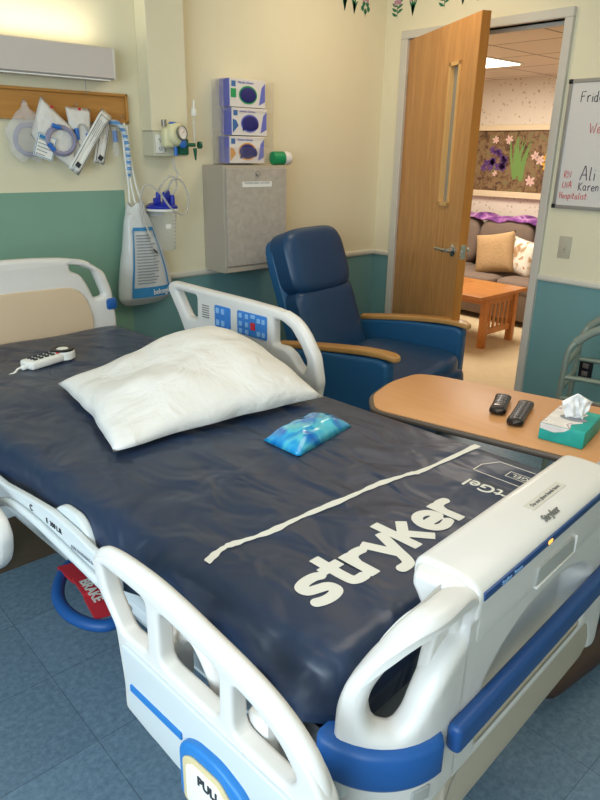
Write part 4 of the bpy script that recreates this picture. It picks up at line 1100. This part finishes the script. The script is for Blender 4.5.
bm = bmesh.new(); box(bm, (0, -.06, -.0675), (1.36, .07, .005)); finish('bottom_lens', bm, M['paper'], lf)
bm = bmesh.new(); tube(bm, [(.575, -.06, -.065), (.576, -.06, -.13)], .0012, 6); finish('pull_cord', bm, M['inkgrey'], lf)
bd = empty('wooden_board', (-2.5, 0, 1.662), 0, 'orange wooden rail board with raised rim under the light fixture', 'board')
bm = bmesh.new(); box(bm, (0, -.009, 0), (1.335, .018, .12)); finish('panel', bm, M['boardwood'], bd)
bm = bmesh.new(); box(bm, (0, -.016, .058), (1.345, .032, .012)); box(bm, (0, -.016, -.058), (1.345, .032, .012)); box(bm, (.667, -.016, 0), (.012, .032, .128)); box(bm, (-.667, -.016, 0), (.012, .032, .128)); finish('rim', bm, M['boardwood'], bd, bevel=.002)

# ------------------------------------------------------------------ hanging medical packs
GP = 'sealed tubing packs hanging from the wooden board'
def HP(x, z, y=-.05): return Vector((x, y, z))
def pack_film(pts, y, m, name, par, puff=.018, seed=0):
    """polygonal plastic pouch with slight puff; pts (x,z) 4 corners tl,tr,br,bl"""
    bm = bmesh.new(); a, b, c, d = [Vector(p) for p in pts]
    for sg in (1, -1):
        def f(s, t, sg=sg):
            q = a.lerp(b, s).lerp(d.lerp(c, s), t); k = (max(0, 1-(2*s-1)**4)*max(0, 1-(2*t-1)**4))**.5
            n = noise.noise(Vector((s*5+seed, t*5, sg)))*.006
            return Vector((q.x, y-sg*puff*k/2-n*k, q.y))
        grid(bm, 12, 12, f)
    bmesh.ops.remove_doubles(bm, verts=bm.verts[:], dist=1e-4)
    return finish(name, bm, m, par, angle=180)
def hook(par, x, z):
    bm = bmesh.new(); tube(bm, [HP(x, z, -.018), HP(x, z-.002, -.05), HP(x, z+.012, -.052)], .002, 6); finish('hook', bm, M['steel'], par)
# 1 round clear bag with coiled lilac tube and label
e = empty('tubing_bag', (0, 0, 0), 0, 'crumpled clear bag of lilac tubing with a white label, leftmost on the board', 'medical pack', GP); 
def coil(bm, cx, cz, rx, rz, n, y, r, ph=0):
    pts = []
    for i in range(n*16): a = i/16*2*PI+ph; k = 1-.05*(i/16); pts.append(HP(cx+math.cos(a)*rx*k, cz+math.sin(a)*rz*k, y-.004*math.sin(a*3)-.003*(i/16)))
    tube(bm, pts, r, 7)
bm = bmesh.new(); coil(bm, -2.325, 1.515, .062, .065, 3, -.055, .0075, .3); finish('tubing', bm, M['lilac'], e)
bm = bmesh.new()
for sg in (1, -1):
    def f(s, t, sg=sg):
        a = s*2*PI; rr = t*(1+.08*math.sin(a*5)+.05*math.sin(a*9)); k = math.sqrt(max(0, 1-t*t))
        up = 1.35 if math.sin(a) > 0 else 1.0
        return Vector((-2.325+math.cos(a)*.095*rr*(1 if math.sin(a) < 0 else 1-.45*math.sin(a)), -.055-sg*.03*k-.008*noise.noise(Vector((math.cos(a)*3*t, math.sin(a)*3*t, sg))), 1.525+math.sin(a)*.1*rr*up))
    grid(bm, 36, 8, f)
bmesh.ops.remove_doubles(bm, verts=bm.verts[:], dist=1e-4)
finish('clear_bag', bm, M['film'], e, angle=180)
def label(par, c, w, h, rot, y, lines, title=None, border=None):
    R = Matrix.Rotation(rot, 3, 'Y'); bm = bmesh.new(); C_0 = Vector((c[0], y, c[1]))
    box(bm, C_0, (w, .001, h), R); lb = finish('label', bm, M['paper'], par, smooth=False)
    bm = bmesh.new(); n = len(lines)
    for i, fr_ in enumerate(lines):
        box(bm, C_0+R @ Vector((-(1-fr_)*w*.4, -.001, h*(.22-.6*i/max(1, n-1)))), (w*.78*fr_, .0006, h*.035), R)
    finish('fine_print', bm, M['inkgrey'], lb, smooth=False)
    if border:
        bm = bmesh.new()
        for z in (-.46, .46): box(bm, C_0+R @ Vector((0, -.001, h*z)), (w*.94, .0006, .0025), R)
        for x in (-.46, .46): box(bm, C_0+R @ Vector((w*x, -.001, 0)), (.0025, .0006, h*.93), R)
        finish('border', bm, border, lb, smooth=False)
    if title:
        bm = bmesh.new(); box(bm, C_0+R @ Vector((-w*.25, -.0015, h*.34)), (w*.3, .0006, h*.16), R); finish('emblem', bm, title, lb, smooth=False)
    return lb
label(e, (-2.27, 1.49), .085, .10, .35, -.092, (1, .8, .9, .7, .6), M['inkblue'], M['inkblue'])
hook(e, -2.325, 1.665)
# 2 white bag with coiled tubing and two blue ends
e = empty('oxygen_tubing_pack', (0, 0, 0), 0, 'clear pouch of coiled lilac tubing with blue ends hanging second from left', 'medical pack', GP)
pack_film([(-2.26, 1.69), (-2.12, 1.56), (-2.135, 1.38), (-2.32, 1.53)], -.07, M['filmwhite'], 'pouch', e, .03, 2)
bm = bmesh.new(); coil(bm, -2.195, 1.515, .068, .06, 3, -.088, .008, 1.2); finish('tubing', bm, M['lilac'], e)
for x, z, r in ((-2.215, 1.572, .3), (-2.245, 1.49, .9)):
    bm = bmesh.new(); tube(bm, [HP(x-.018*math.cos(r), z+.018*math.sin(r), -.1), HP(x+.018*math.cos(r), z-.018*math.sin(r), -.1)], .0095, 10); finish('blue_connector', bm, M['fitting'], e)
bm = bmesh.new(); box(bm, (-2.222, -.09, 1.65), (.014, .001, .010)); finish('red_mark', bm, M['red'], e)
hook(e, -2.24, 1.685)
# 3 pouch with two blue fittings
e = empty('fitting_pack', (0, 0, 0), 0, 'square clear pouch holding two upright blue fittings in the middle of the row', 'medical pack', GP)
pack_film([(-2.15, 1.655), (-2.035, 1.652), (-2.045, 1.455), (-2.125, 1.44)], -.062, M['filmwhite'], 'pouch', e, .02, 5)
for x, z in ((-2.112, 1.545), (-2.06, 1.525)):
    bm = bmesh.new(); tube(bm, [HP(x, z-.024, -.075), HP(x, z+.024, -.075)], .0105, 10); finish('blue_connector', bm, M['fitting'], e)
bm = bmesh.new(); coil(bm, -2.086, 1.535, .03, .055, 2, -.072, .004); finish('tubing', bm, M['tubing'], e)
bm = bmesh.new(); box(bm, (-2.09, -.074, 1.648), (.014, .001, .010)); finish('red_mark', bm, M['red'], e)
hook(e, -2.09, 1.665)
# 4 long slanted paper sleeves
def sleeve(x0, z0, x1, z1, w, lab, y, blk):
    e = empty('suction_catheter_pack', (0, 0, 0), 0, lab, 'medical pack', GP)
    a = Vector((x0, z0)); b = Vector((x1, z1)); d = (b-a).normalized(); n = Vector((-d.y, d.x))*w/2
    pack_film([tuple(a+n), tuple(a-n), tuple(b-n), tuple(b+n)], y, M['filmwhite'] if not blk else M['paper'], 'sleeve', e, .012, 7)
    bm = bmesh.new()
    for off in (-.36, .36):
        p = a.lerp(b, .08)+n*off*2; q = a.lerp(b, .95)+n*off*2; tube(bm, [HP(p.x, p.y, y-.0085), HP(q.x, q.y, y-.0085)], .0012, 5)
    p = a.lerp(b, .08); tube(bm, [HP(*(p+n*.72), y-.0085), HP(*(p-n*.72), y-.0085)], .0012, 5)
    finish('border_print', bm, M['inkdark'], e)
    bm = bmesh.new()
    for k in range(4):
        p = a.lerp(b, .15)+n*(.45-.3*k); q = a.lerp(b, .4 if k % 2 else .5)+n*(.45-.3*k); tube(bm, [HP(p.x, p.y, y-.009), HP(q.x, q.y, y-.009)], .0009, 4)
    finish('fine_print', bm, M['inkgrey'], e)
    c = a.lerp(b, .88); bm = bmesh.new(); box(bm, HP(c.x, c.y, y-.0085), (.022, .001, .022), Matrix.Rotation(.7, 3, 'Y')); finish('emblem', bm, M['inkdark'], e)
    hook(e, x0, z0+.005)
sleeve(-1.955, 1.63, -2.01, 1.42, .055, 'clear narrow sleeve hanging behind the slanted paper one', -.055, 0)
sleeve(-1.965, 1.64, -2.15, 1.385, .055, 'long white printed sleeve hanging aslant, in front of the row', -.083, 1)
# 5 small tube with blue cap
e = empty('small_vial_pack', (0, 0, 0), 0, 'small clear vial with blue cap hanging right of the slanted sleeve', 'medical pack', GP)
bm = bmesh.new(); tube(bm, [HP(-1.917, 1.58), HP(-1.913, 1.455)], .015, 10); finish('clear_body', bm, M['clear'], e)
bm = bmesh.new(); tube(bm, [HP(-1.917, 1.565, -.052), HP(-1.915, 1.515, -.052)], .0105, 10); finish('blue_cap', bm, M['fitting'], e); hook(e, -1.917, 1.60)

# 6 belongings bag with drawstring cord and corrugated tube
e = empty('belongings_bag', (0, 0, 0), 0, 'white plastic patient belongings bag with blue border hanging beside the column', 'bag')
bm = bmesh.new()
outl = [(1.235, -1.885, -1.80), (1.20, -1.90, -1.79), (1.15, -1.915, -1.765), (1.05, -1.93, -1.725), (.95, -1.95, -1.695), (.86, -1.965, -1.675), (.80, -1.972, -1.668), (.77, -1.968, -1.685), (.745, -1.945, -1.74), (.74, -1.92, -1.80)]
NB = 48; prev = None
rows_ = []
ss = smoothpts(outl, 4)
for z, xl, xr in ss:
    ring = []; cx = (xl+xr)/2; w = (xr-xl)/2; dp_ = .03+.035*min(1, (1.24-z)/.3) if z > .78 else .065-.05*(.78-z)/.04
    for k in range(NB):
        a = 2*PI*k/NB; f_ = 1+.07*math.sin(a*7+z*6)*min(1, max(.2, (z-.75)*2.5))+.03*math.sin(a*13+z*20)
        ring.append(bm.verts.new(Vector((cx+w*math.cos(a)*(1+.0*f_), -.075+dp_*math.sin(a)*f_, z+.012*math.sin(a*3)*(z > 1.2)))))
    rows_.append(ring)
for a, b in zip(rows_, rows_[1:]):
    for k in range(NB): bm.faces.new((a[k], a[(k+1) % NB], b[(k+1) % NB], b[k]))
bm.faces.new(rows_[-1]); 
M['bagfilm'] = mat('bag_film', '#dfe0e0', .25, trans=.1, alpha=.9, bump=.5, bscale=18)
finish('bag_body', bm, M['bagfilm'], e, angle=180)
# printed front: border and lines following the front of the bag
def bagpt(s, z, off=.009):
    for (z1, a1, b1), (z0, a0, b0) in zip(ss, ss[1:]):
        if z0 <= z <= z1:
            t = (z-z0)/max(1e-6, z1-z0); xl = a0+(a1-a0)*t; xr = b0+(b1-b0)*t; break
    else: xl, xr = ss[-1][1], ss[-1][2]
    cx = (xl+xr)/2; w = (xr-xl)/2; dp_ = .03+.035*min(1, (1.24-z)/.3) if z > .78 else .065-.05*(.78-z)/.04
    a = -PI/2+s*1.2; f_ = 1+.07*math.sin(a*7+z*6)*min(1, max(.2, (z-.75)*2.5))+.03*math.sin(a*13+z*20)
    return Vector((cx+w*math.cos(a), -.075+dp_*math.sin(a)*f_-off, z))
def bagstrip(bm, s0, z0, s1, z1, w, horiz):
    n = 14; pr = None
    for i in range(n+1):
        t = i/n; s = s0+(s1-s0)*t; z = z0+(z1-z0)*t
        if horiz: p, q = bagpt(s, z-w/2), bagpt(s, z+w/2)
        else: p, q = bagpt(s-w/2, z), bagpt(s+w/2, z)
        a, b = bm.verts.new(p), bm.verts.new(q)
        if pr: bm.faces.new((pr[0], pr[1], b, a))
        pr = (a, b)
bm = bmesh.new(); bagstrip(bm, -.62, 1.12, .55, 1.12, .016, True); bagstrip(bm, -.62, .80, -.62, 1.12, .07, False); bagstrip(bm, .62, .83, .5, 1.12, .07, False); bagstrip(bm, -.66, .812, .9, .812, .05, True)
finish('blue_border', bm, M['inkblue'], e, smooth=False)
bm = bmesh.new()
for k in range(17): bagstrip(bm, -.48, 1.09-.0145*k, random.uniform(.1, .4), 1.09-.0145*k, .006, True)
finish('fine_print', bm, M['inkgrey'], e, smooth=False)
bm = bmesh.new(); bagstrip(bm, .2, 1.02, .38, 1.0, .014, True); finish('dark_print', bm, M['inkdark'], e, smooth=False)
text('lettering', 'belongings', .04, bagpt(.35, .80, .016), (1, 0, .05), (0, 0, 1), M['paper'], e, width=.12)
bm = bmesh.new()
for dx, ph_ in ((0, 0), (.012, 1.5), (-.01, 3)):
    tube(bm, [HP(-1.865+dx, 1.60-.1*abs(dx)*10, -.05), HP(-1.862+dx*1.3, 1.45, -.055), HP(-1.855+dx*1.5+.006*math.sin(ph_), 1.33, -.06), HP(-1.845+dx*3, 1.24, -.07)], .005, 7, sm=6)
finish('drawstring', bm, M['paper'], e)
hook(e, -1.868, 1.625)
# corrugated tube
bm = bmesh.new()
def rc_(t): return .0115+.0028*math.sin(t*190)
tube(bm, smoothpts([HP(-1.955, 1.600, -.05), HP(-1.905, 1.598, -.055), HP(-1.875, 1.565, -.058), HP(-1.862, 1.50, -.06), HP(-1.86, 1.42, -.06), HP(-1.862, 1.36, -.055)], 28), rc_, 10)
tm = mat('blue_white_tube', '#c3d3e2', .35); nt = tm.node_tree
wv = nt.nodes.new('ShaderNodeTexWave'); wv.bands_direction = 'Z'; wv.inputs['Scale'].default_value = 11; wv.inputs['Distortion'].default_value = 1.
tc = nt.nodes.new('ShaderNodeTexCoord'); rp = ramp(nt, [(.35, hexc('#6fa0d2')), (.6, hexc('#d3dde6'))]); nt.links.new(tc.outputs['Object'], wv.inputs['Vector']); nt.links.new(wv.outputs['Fac'], rp.inputs['Fac']); nt.links.new(rp.outputs['Color'], nt.nodes['Principled BSDF'].inputs['Base Color'])
ctb = finish('corrugated_tube', bm, tm, None)
tag(ctb, 'short blue-white corrugated breathing tube draped above the belongings bag', 'tube')

# ------------------------------------------------------------------ headwall service box, regulator, flowmeter, canister
sb = empty('service_box', (-1.6525, -.055, 1.512), 0, 'cream metal service outlet box at the foot of the wall column', 'service box')
bm = bmesh.new(); box(bm, (0, 0, 0), (.187, .11, .112)); finish('housing', bm, mat('service_cream', '#cfcab4', .5), sb, bevel=.004)
bm = bmesh.new(); box(bm, (-.063, -.059, -.0), (.048, .008, .085), bevel=.003); op_ = finish('outlet_plate', bm, M['white'], sb)
for z in (-.02, .02):
    bm = bmesh.new()
    for x in (-.006, .006): box(bm, (-.063+x, -.0635, z), (.002, .002, .009))
    lathe(bm, [(.0022, 0), (.0022, .002)], 8, axis((-.063, -.0635, z-.009), (0, -1, 0)))
    finish('socket', bm, M['inkdark'], op_)
rg = empty('suction_regulator', (-1.685, -.112, 1.545), 0, 'cream round vacuum regulator with dial gauge plugged into the service box', 'regulator')
bm = bmesh.new(); lathe(bm, [(.02, 0), (.045, .01), (.055, .03), (.055, .055), (.048, .07), (.036, .078)], 28, axis((.02, 0, .005), (.25, -1, .12)))
box(bm, (.0, -.035, -.005), (.07, .05, .09), bevel=.018, seg=3); finish('housing', bm, M['regcream'], rg)
gc = Vector((.042, -.082, .017)); gn = Vector((.25, -1, .12)).normalized()
bm = bmesh.new(); lathe(bm, [(.033, 0), (.033, .01), (.029, .012), (.029, .006)], 28, axis(gc, gn)); gd = finish('dial_rim', bm, M['steel'], rg)
bm = bmesh.new(); lathe(bm, [(.029, .006), (.0285, .0075)], 28, axis(gc, gn)); finish('dial_face', bm, M['paper'], gd)
bm = bmesh.new(); A4 = axis(gc, gn)
for k in range(11):
    a = -.6+k*.44; p = Vector((math.cos(a)*.021, math.sin(a)*.021, .009)); lathe(bm, [(.0014, 0), (.0014, .0004)], 6, A4 @ Matrix.Translation(p))
tube(bm, [A4 @ Vector((-.004, -.003, .0095)), A4 @ Vector((.014, .010, .0095))], .0011, 5); finish('dial_marks', bm, M['red'], gd)
bm = bmesh.new(); lathe(bm, [(.018, 0), (.02, .006), (.02, .016), (.014, .02)], 16, axis((.055, -.06, -.032), (.3, -1, 0))); finish('control_knob', bm, M['fitting'], rg)
bm = bmesh.new(); box(bm, (.02, -.045, .058), (.034, .03, .016), bevel=.006); finish('mode_switch', bm, M['fitting'], rg)
bm = bmesh.new(); lathe(bm, [(.012, 0), (.012, .03)], 12, Matrix.Translation((-.02, -.03, .045))); finish('top_fitting', bm, M['steel'], rg)
bm = bmesh.new(); tube(bm, [(.03, -.045, -.045), (.03, -.045, -.085)], .0095, 10); finish('hose_barb', bm, M['fitting'], rg)
fm = empty('oxygen_flowmeter', (-1.612, -.112, 1.51), 0, 'green oxygen flowmeter with clear upright tube right of the regulator', 'flowmeter')
bm = bmesh.new(); box(bm, (0, -.03, -.01), (.05, .06, .075), bevel=.008); finish('body', bm, M['flowgreen'], fm)
bm = bmesh.new(); tube(bm, [(.0, -.06, .0), (.05, -.075, .0)], .009, 10); lathe(bm, [(.017, 0), (.017, .014)], 14, axis((.072, -.07, 0), (1, -.1, 0))); tube(bm, [(.048, -.075, -.015), (.05, -.075, -.07)], lambda t: .011-.007*t, 10); finish('valve', bm, M['flowgreen'], fm)
bm = bmesh.new(); tube(bm, [(.048, -.075, .015), (.048, -.075, .12)], .0075, 10); finish('sight_tube', bm, M['clear'], fm)
bm = bmesh.new(); box(bm, (.048, -.075, .145), (.02, .02, .035), bevel=.004); tube(bm, [(.048, -.075, .16), (.052, -.075, .20)], .005, 8); finish('cap', bm, M['paper'], fm)
bm = bmesh.new(); tube(bm, [(.02, -.05, .03), (.02, -.05, .05)], .009, 8); box(bm, (.005, -.045, .045), (.05, .02, .016), bevel=.003); finish('bracket', bm, M['regcream'], fm)
cn = empty('suction_canister', (-1.715, -.10, 1.13), 0, 'clear suction canister with dark blue lid and looped tubing under the service box', 'canister')
bm = bmesh.new(); lathe(bm, [(.056, -.12), (.06, -.115), (.072, .075), (.072, .08)], 28, None, cap=False); lathe(bm, [(.0, -.119), (.056, -.119)], 28, cap=False); finish('jar', bm, M['clear'], cn)
bm = bmesh.new()
for k in range(9): box(bm, (.03, -.0655+.0004*k, -.09+.018*k), (.02, .001, .0015))
box(bm, (-.01, -.0700, .0), (.03, .001, .022)); finish('scale_marks', bm, M['paper'], cn)
bm = bmesh.new(); lathe(bm, [(.074, .078), (.078, .084), (.078, .092), (.06, .105), (.03, .112), (.02, .112)], 28); 
for x, y, h in ((-.03, -.02, .15), (.0, -.03, .15), (.03, -.01, .155), (.04, -.035, .135)): lathe(bm, [(.012, .1), (.012, h), (.008, h+.012)], 12, Matrix.Translation((x, y, 0)))
box(bm, (-.045, -.03, .12), (.03, .03, .03), bevel=.006); finish('lid', bm, M['lidblue'], cn)
bm = bmesh.new(); lathe(bm, [(.08, .07), (.083, .072), (.083, .08), (.08, .082)], 24, cap=False); box(bm, (0, .07, .07), (.05, .06, .06)); finish('holder_ring', bm, M['white'], cn)
bm = bmesh.new()
tube(bm, [(.045, -.055, .315), (.05, -.06, .27), (.065, -.06, .24), (.03, -.06, .215), (.005, -.055, .18), (.0, -.03, .155)], .0055, 8, sm=8)
tube(bm, [(.03, -.01, .165), (.04, -.05, .22), (.09, -.05, .21), (.125, -.05, .14), (.11, -.055, .07), (.06, -.075, .055), (.0, -.08, .09), (-.05, -.07, .16), (-.11, -.06, .20), (-.14, -.05, .15), (-.13, -.04, .05), (-.10, -.05, -.05)], .0048, 8, sm=8)
tube(bm, [(-.03, -.02, .16), (-.02, -.05, .20), (.02, -.055, .235), (.055, -.05, .22), (.06, -.045, .18), (.04, -.035, .145)], .0048, 8, sm=8)
finish('tubing', bm, M['tubing'], cn)

# ------------------------------------------------------------------ cabinet, glove boxes
cb = empty('wall_cabinet', (-1.19, 0, 1.14), 0, 'beige metal wall cabinet with speckled locking door under the glove boxes', 'cabinet')
bm = bmesh.new(); box(bm, (0, -.095, 0), (.42, .19, .55)); finish('housing', bm, M['cabframe'], cb, bevel=.003)
bm = bmesh.new(); box(bm, (.004, -.197, .012), (.405, .014, .50)); dd = finish('door', bm, M['cabdoor'], cb, bevel=.002)
bm = bmesh.new(); lathe(bm, [(.014, 0), (.014, .006), (.009, .014)], 16, axis((.0, -.204, .235), (0, -1, 0))); finish('lock', bm, M['chrome'], dd)
bm = bmesh.new(); box(bm, (.0, -.2055, .182), (.2, .001, .028)); lb = finish('label', bm, M['paper'], dd, smooth=False)
text('lettering', 'PLEASE KEEP LOCKED', .014, (0, -.2065, .184), (1, 0, 0), (0, 0, 1), M['inkgrey'], lb, width=.17)
bm = bmesh.new(); box(bm, (.0, -.196, -.258), (.42, .012, .022)); box(bm, (.03, -.2035, -.258), (.05, .001, .012)); finish('bottom_rail', bm, M['cabframe'], cb)
hx = empty('glove_box_holder', (-1.165, -.056, 1.625), 0, 'clear acrylic holder standing on the wall cabinet with three glove boxes inside', 'holder')
bm = bmesh.new()
box(bm, (0, .048, 0), (.33, .004, .41)); box(bm, (-.165, 0, 0), (.004, .1, .41)); box(bm, (.165, 0, 0), (.004, .1, .41)); box(bm, (0, 0, -.204), (.33, .1, .004))
box(bm, (0, -.052, -.16), (.33, .003, .08)); box(bm, (0, -.052, .06), (.33, .003, .012)); box(bm, (0, -.052, -.07), (.33, .003, .012))
finish('shell', bm, M['acrylic'], hx, smooth=False)
for k, (z, lab, ac, sh) in enumerate(((1.768, 'top violet and white glove box with green mark and green-edged opening', 'boxgreen', 0), (1.631, 'middle violet and white glove box with blue mark and gloves pulled out', 'boxblue', .01), (1.492, 'bottom violet and white glove box with orange mark and oval opening', 'boxorange', -.008))):
    g = empty('glove_box', (-1.165+sh, -.055, z), 0, lab, 'glove box', 'nitrile glove boxes in the acrylic holder')
    bm = bmesh.new(); box(bm, (0, 0, 0), (.236, .09, .134)); finish('carton', bm, M['boxwhite'], g, bevel=.002)
    bm = bmesh.new(); box(bm, (-.1188, 0, 0), (.001, .088, .132)); finish('side_print', bm, M['boxviolet'], g, smooth=False)
    bm = bmesh.new(); quad(bm, (.072, -.0462, -.055), (.114, -.0462, -.035), (.114, -.0462, .055), (.09, -.0462, .03)); finish('violet_print', bm, M['boxviolet'], g, smooth=False)
    bm = bmesh.new()
    quad(bm, (-.113, -.0462, -.056), (-.075, -.0462, -.02), (-.09, -.0462, .006), (-.113, -.0462, .012)) if k else box(bm, (-.095, -.0462, -.002), (.034, .001, .042))
    finish('accent_print', bm, M[ac], g, smooth=False)
    bm = bmesh.new(); box(bm, (-.094, -.0462, .042), (.026, .001, .026)); finish('emblem', bm, M['boxblue'], g, smooth=False)
    text('lettering', 'Nitrile Gloves', .014, (-.015, -.047, .046), (1, 0, 0), (0, 0, 1), M['boxviolet'], g, width=.1)
    bm = bmesh.new(); ngon(bm, [(-.0+.060*math.cos(2*PI*i/28), -.0468, -.008+.044*math.sin(2*PI*i/28)) for i in range(28)]); finish('opening_rim', bm, M['boxgreen'] if k == 0 else (M['boxviolet'] if k == 1 else M['boxorange']), g, smooth=False)
    bm = bmesh.new(); cush(bm, (.0, -.0475, -.008), (.106, .010, .074), p=2, n=8)
    if k: cush(bm, (.02+.01*k, -.049, -.012), (.055, .008, .045), Euler((0, .5, 0)).to_matrix(), p=2, n=6); cush(bm, (-.035, -.048, -.022), (.018, .008, .05), Euler((0, .5, 0)).to_matrix(), p=2, n=5)
    finish('gloves', bm, M['purpleglove'], g, angle=180)
gr = empty('wipes_canister', (-.96, -.12, 1.452), 0, 'green and white plastic canister lying on the cabinet beside the glove boxes', 'canister')
A5 = axis((-.06, 0, 0), (1, -.12, 0))
bm = bmesh.new(); lathe(bm, [(.026, 0), (.034, .004), (.036, .02), (.036, .075)], 24, A5); finish('green_body', bm, M['capgreen'], gr)
bm = bmesh.new(); lathe(bm, [(.036, .075), (.0365, .105), (.031, .118), (.02, .12)], 24, A5); finish('white_base', bm, M['boxwhite'], gr)

# ------------------------------------------------------------------ flower sticker border
def sticker(onx, a, z, h, kind, lab):
    """onx: True -> on door wall (x=0) at y=a ; False -> on head wall (y=0) at x=a"""
    e = empty('flower_sticker', (0, a, z) if onx else (a, 0, z), 0, lab, 'wall sticker', 'flower stickers along the top of the walls')
    def Q(s, t, d=.0012): return Vector((-d, -s, t)) if onx else Vector((s, -d, t))
    rnd = random.Random(int(a*1000)+kind)
    bm = bmesh.new()
    def leaf(x0, z0, x1, z1, w, bend=.0):
        a_ = Vector((x0, z0)); b_ = Vector((x1, z1)); d = b_-a_; n = Vector((-d.y, d.x)).normalized()
        ptsL = []; ptsR = []
        for i in range(7):
            t = i/6; c = a_+d*t+n*bend*math.sin(t*PI); ww = w*math.sin(PI*(t*.92+.04)); ptsL.append(c+n*ww); ptsR.append(c-n*ww)
        for i in range(6):
            quad(bm, Q(*ptsL[i]), Q(*ptsL[i+1]), Q(*ptsR[i+1]), Q(*ptsR[i]))
    if kind == 0:   # tulip-like blades
        for k in range(4): leaf(0, 0, -.03+.02*k, h*(.7+.3*rnd.random()), .008, .006*(k-1.5))
    elif kind == 1:  # spray
        for k in range(6):
            t = .15+.14*k; sg = 1 if k % 2 else -1; leaf(0, h*t, sg*.042, h*t+.02, .008, .003)
        leaf(0, 0, 0, h, .003)
    else:            # rounded leaf cluster
        for dx, dz in ((-.025, .035), (.0, .02), (.026, .035), (-.014, .06), (.016, .06)): leaf(dx, dz-.014, dx, dz+.018, .014)
        leaf(0, -.01, 0, .03, .003)
    finish('leaves', bm, M['leaf'], e, smooth=False)
    bm = bmesh.new()
    for k in range(3):
        cx = -.018+.018*k; cz = h*(.92+.1*(k == 1)); ngon(bm, [Q(cx+.010*math.cos(2*PI*i/10), cz+.016*math.sin(2*PI*i/10), .0016) for i in range(10)])
    finish('bloom', bm, M['bloomp'], e, smooth=False)
for onx, a, z, h, k, lab in ((False, -.37, 2.262, .10, 0, 'flower sticker of upright green blades, leftmost on the head wall'), (False, -.29, 2.256, .10, 0, 'flower sticker of green blades, second from the corner on the head wall'),
    (False, -.195, 2.258, .09, 2, 'flower sticker with rounded green leaves nearest the corner on the head wall'),
    (True, -.085, 2.258, .09, 1, 'leafy spray flower sticker nearest the corner on the door wall'), (True, -.205, 2.258, .10, 0, 'pink topped flower sticker over the hinge side of the door'),
    (True, -.435, 2.268, .10, 1, 'leafy spray flower sticker above the middle of the open door'), (True, -.56, 2.272, .10, 0, 'green blade flower sticker above the free edge of the door'), (True, -.66, 2.278, .10, 0, 'last flower sticker visible to the right above the doorway')):
    sticker(onx, a, z, h, k, lab)

# ------------------------------------------------------------------ lights
def area(name, loc, target, size, energy, col, sy=None, spread=None):
    l = bpy.data.lights.new(name, 'AREA'); l.energy = energy; l.color = col; l.size = size
    if sy: l.shape = 'RECTANGLE'; l.size_y = sy
    if spread: l.spread = spread
    o = bpy.data.objects.new(name, l); COL.objects.link(o); o.location = loc
    o.rotation_euler = (Vector(target)-Vector(loc)).to_track_quat('-Z', 'Y').to_euler(); return o
area('window_daylight', (XL-.12, (WY0+WY1)/2, 1.6), (-1.5, -2.6, .7), 2.7, 84, (.74, .90, 1.0), 1.3)
area('ceiling_lamp', (-2.0, -2.4, 2.5), (-2.0, -2.4, 0), 1.6, 18, (1, .88, .70), 1.2)
area('next_room_lamp', (1.5, .3, 2.19), (1.5, .3, 0), 1.2, 48, (1, .94, .84), 1.2)
area('reading_lamp', (-2.6, -.10, 1.93), (-2.6, -.05, 2.6), 1.25, 2.4, (1, .93, .75), .05)
area('corner_lamp', (-.75, -.75, 2.5), (-.5, -.3, .8), .5, 8, (1, .82, .58))

w = bpy.data.worlds.new('world'); SC.world = w; w.use_nodes = True
w.node_tree.nodes['Background'].inputs[0].default_value = (.75, .85, 1, 1); w.node_tree.nodes['Background'].inputs[1].default_value = .8

# ------------------------------------------------------------------ camera
cam = bpy.data.cameras.new('camera'); co_ = bpy.data.objects.new('camera', cam); COL.objects.link(co_)
f_, ya, pi_, ro_ = 660.923, .7395, -.3588, .0177
cy, sy = math.cos(ya), math.sin(ya); cp, sp = math.cos(pi_), math.sin(pi_)
F = Vector((sy*cp, cy*cp, sp)); Rt = Vector((cy, -sy, 0)); Up = Rt.cross(F)
c_, s_ = math.cos(ro_), math.sin(ro_); R2 = Rt*c_+Up*s_; U2 = Up*c_-Rt*s_
m3 = Matrix((R2, U2, -F)).transposed()
co_.matrix_world = Matrix.Translation((-3.5019, -3.1076, 1.4859)) @ m3.to_4x4()
cam.sensor_fit = 'VERTICAL'; cam.sensor_height = 24; cam.lens = f_/800*24; cam.clip_start = .02
SC.camera = co_
SC.view_settings.view_transform = 'Standard'; SC.view_settings.look = 'None'; SC.view_settings.exposure = 0.03; SC.view_settings.gamma = 1.0
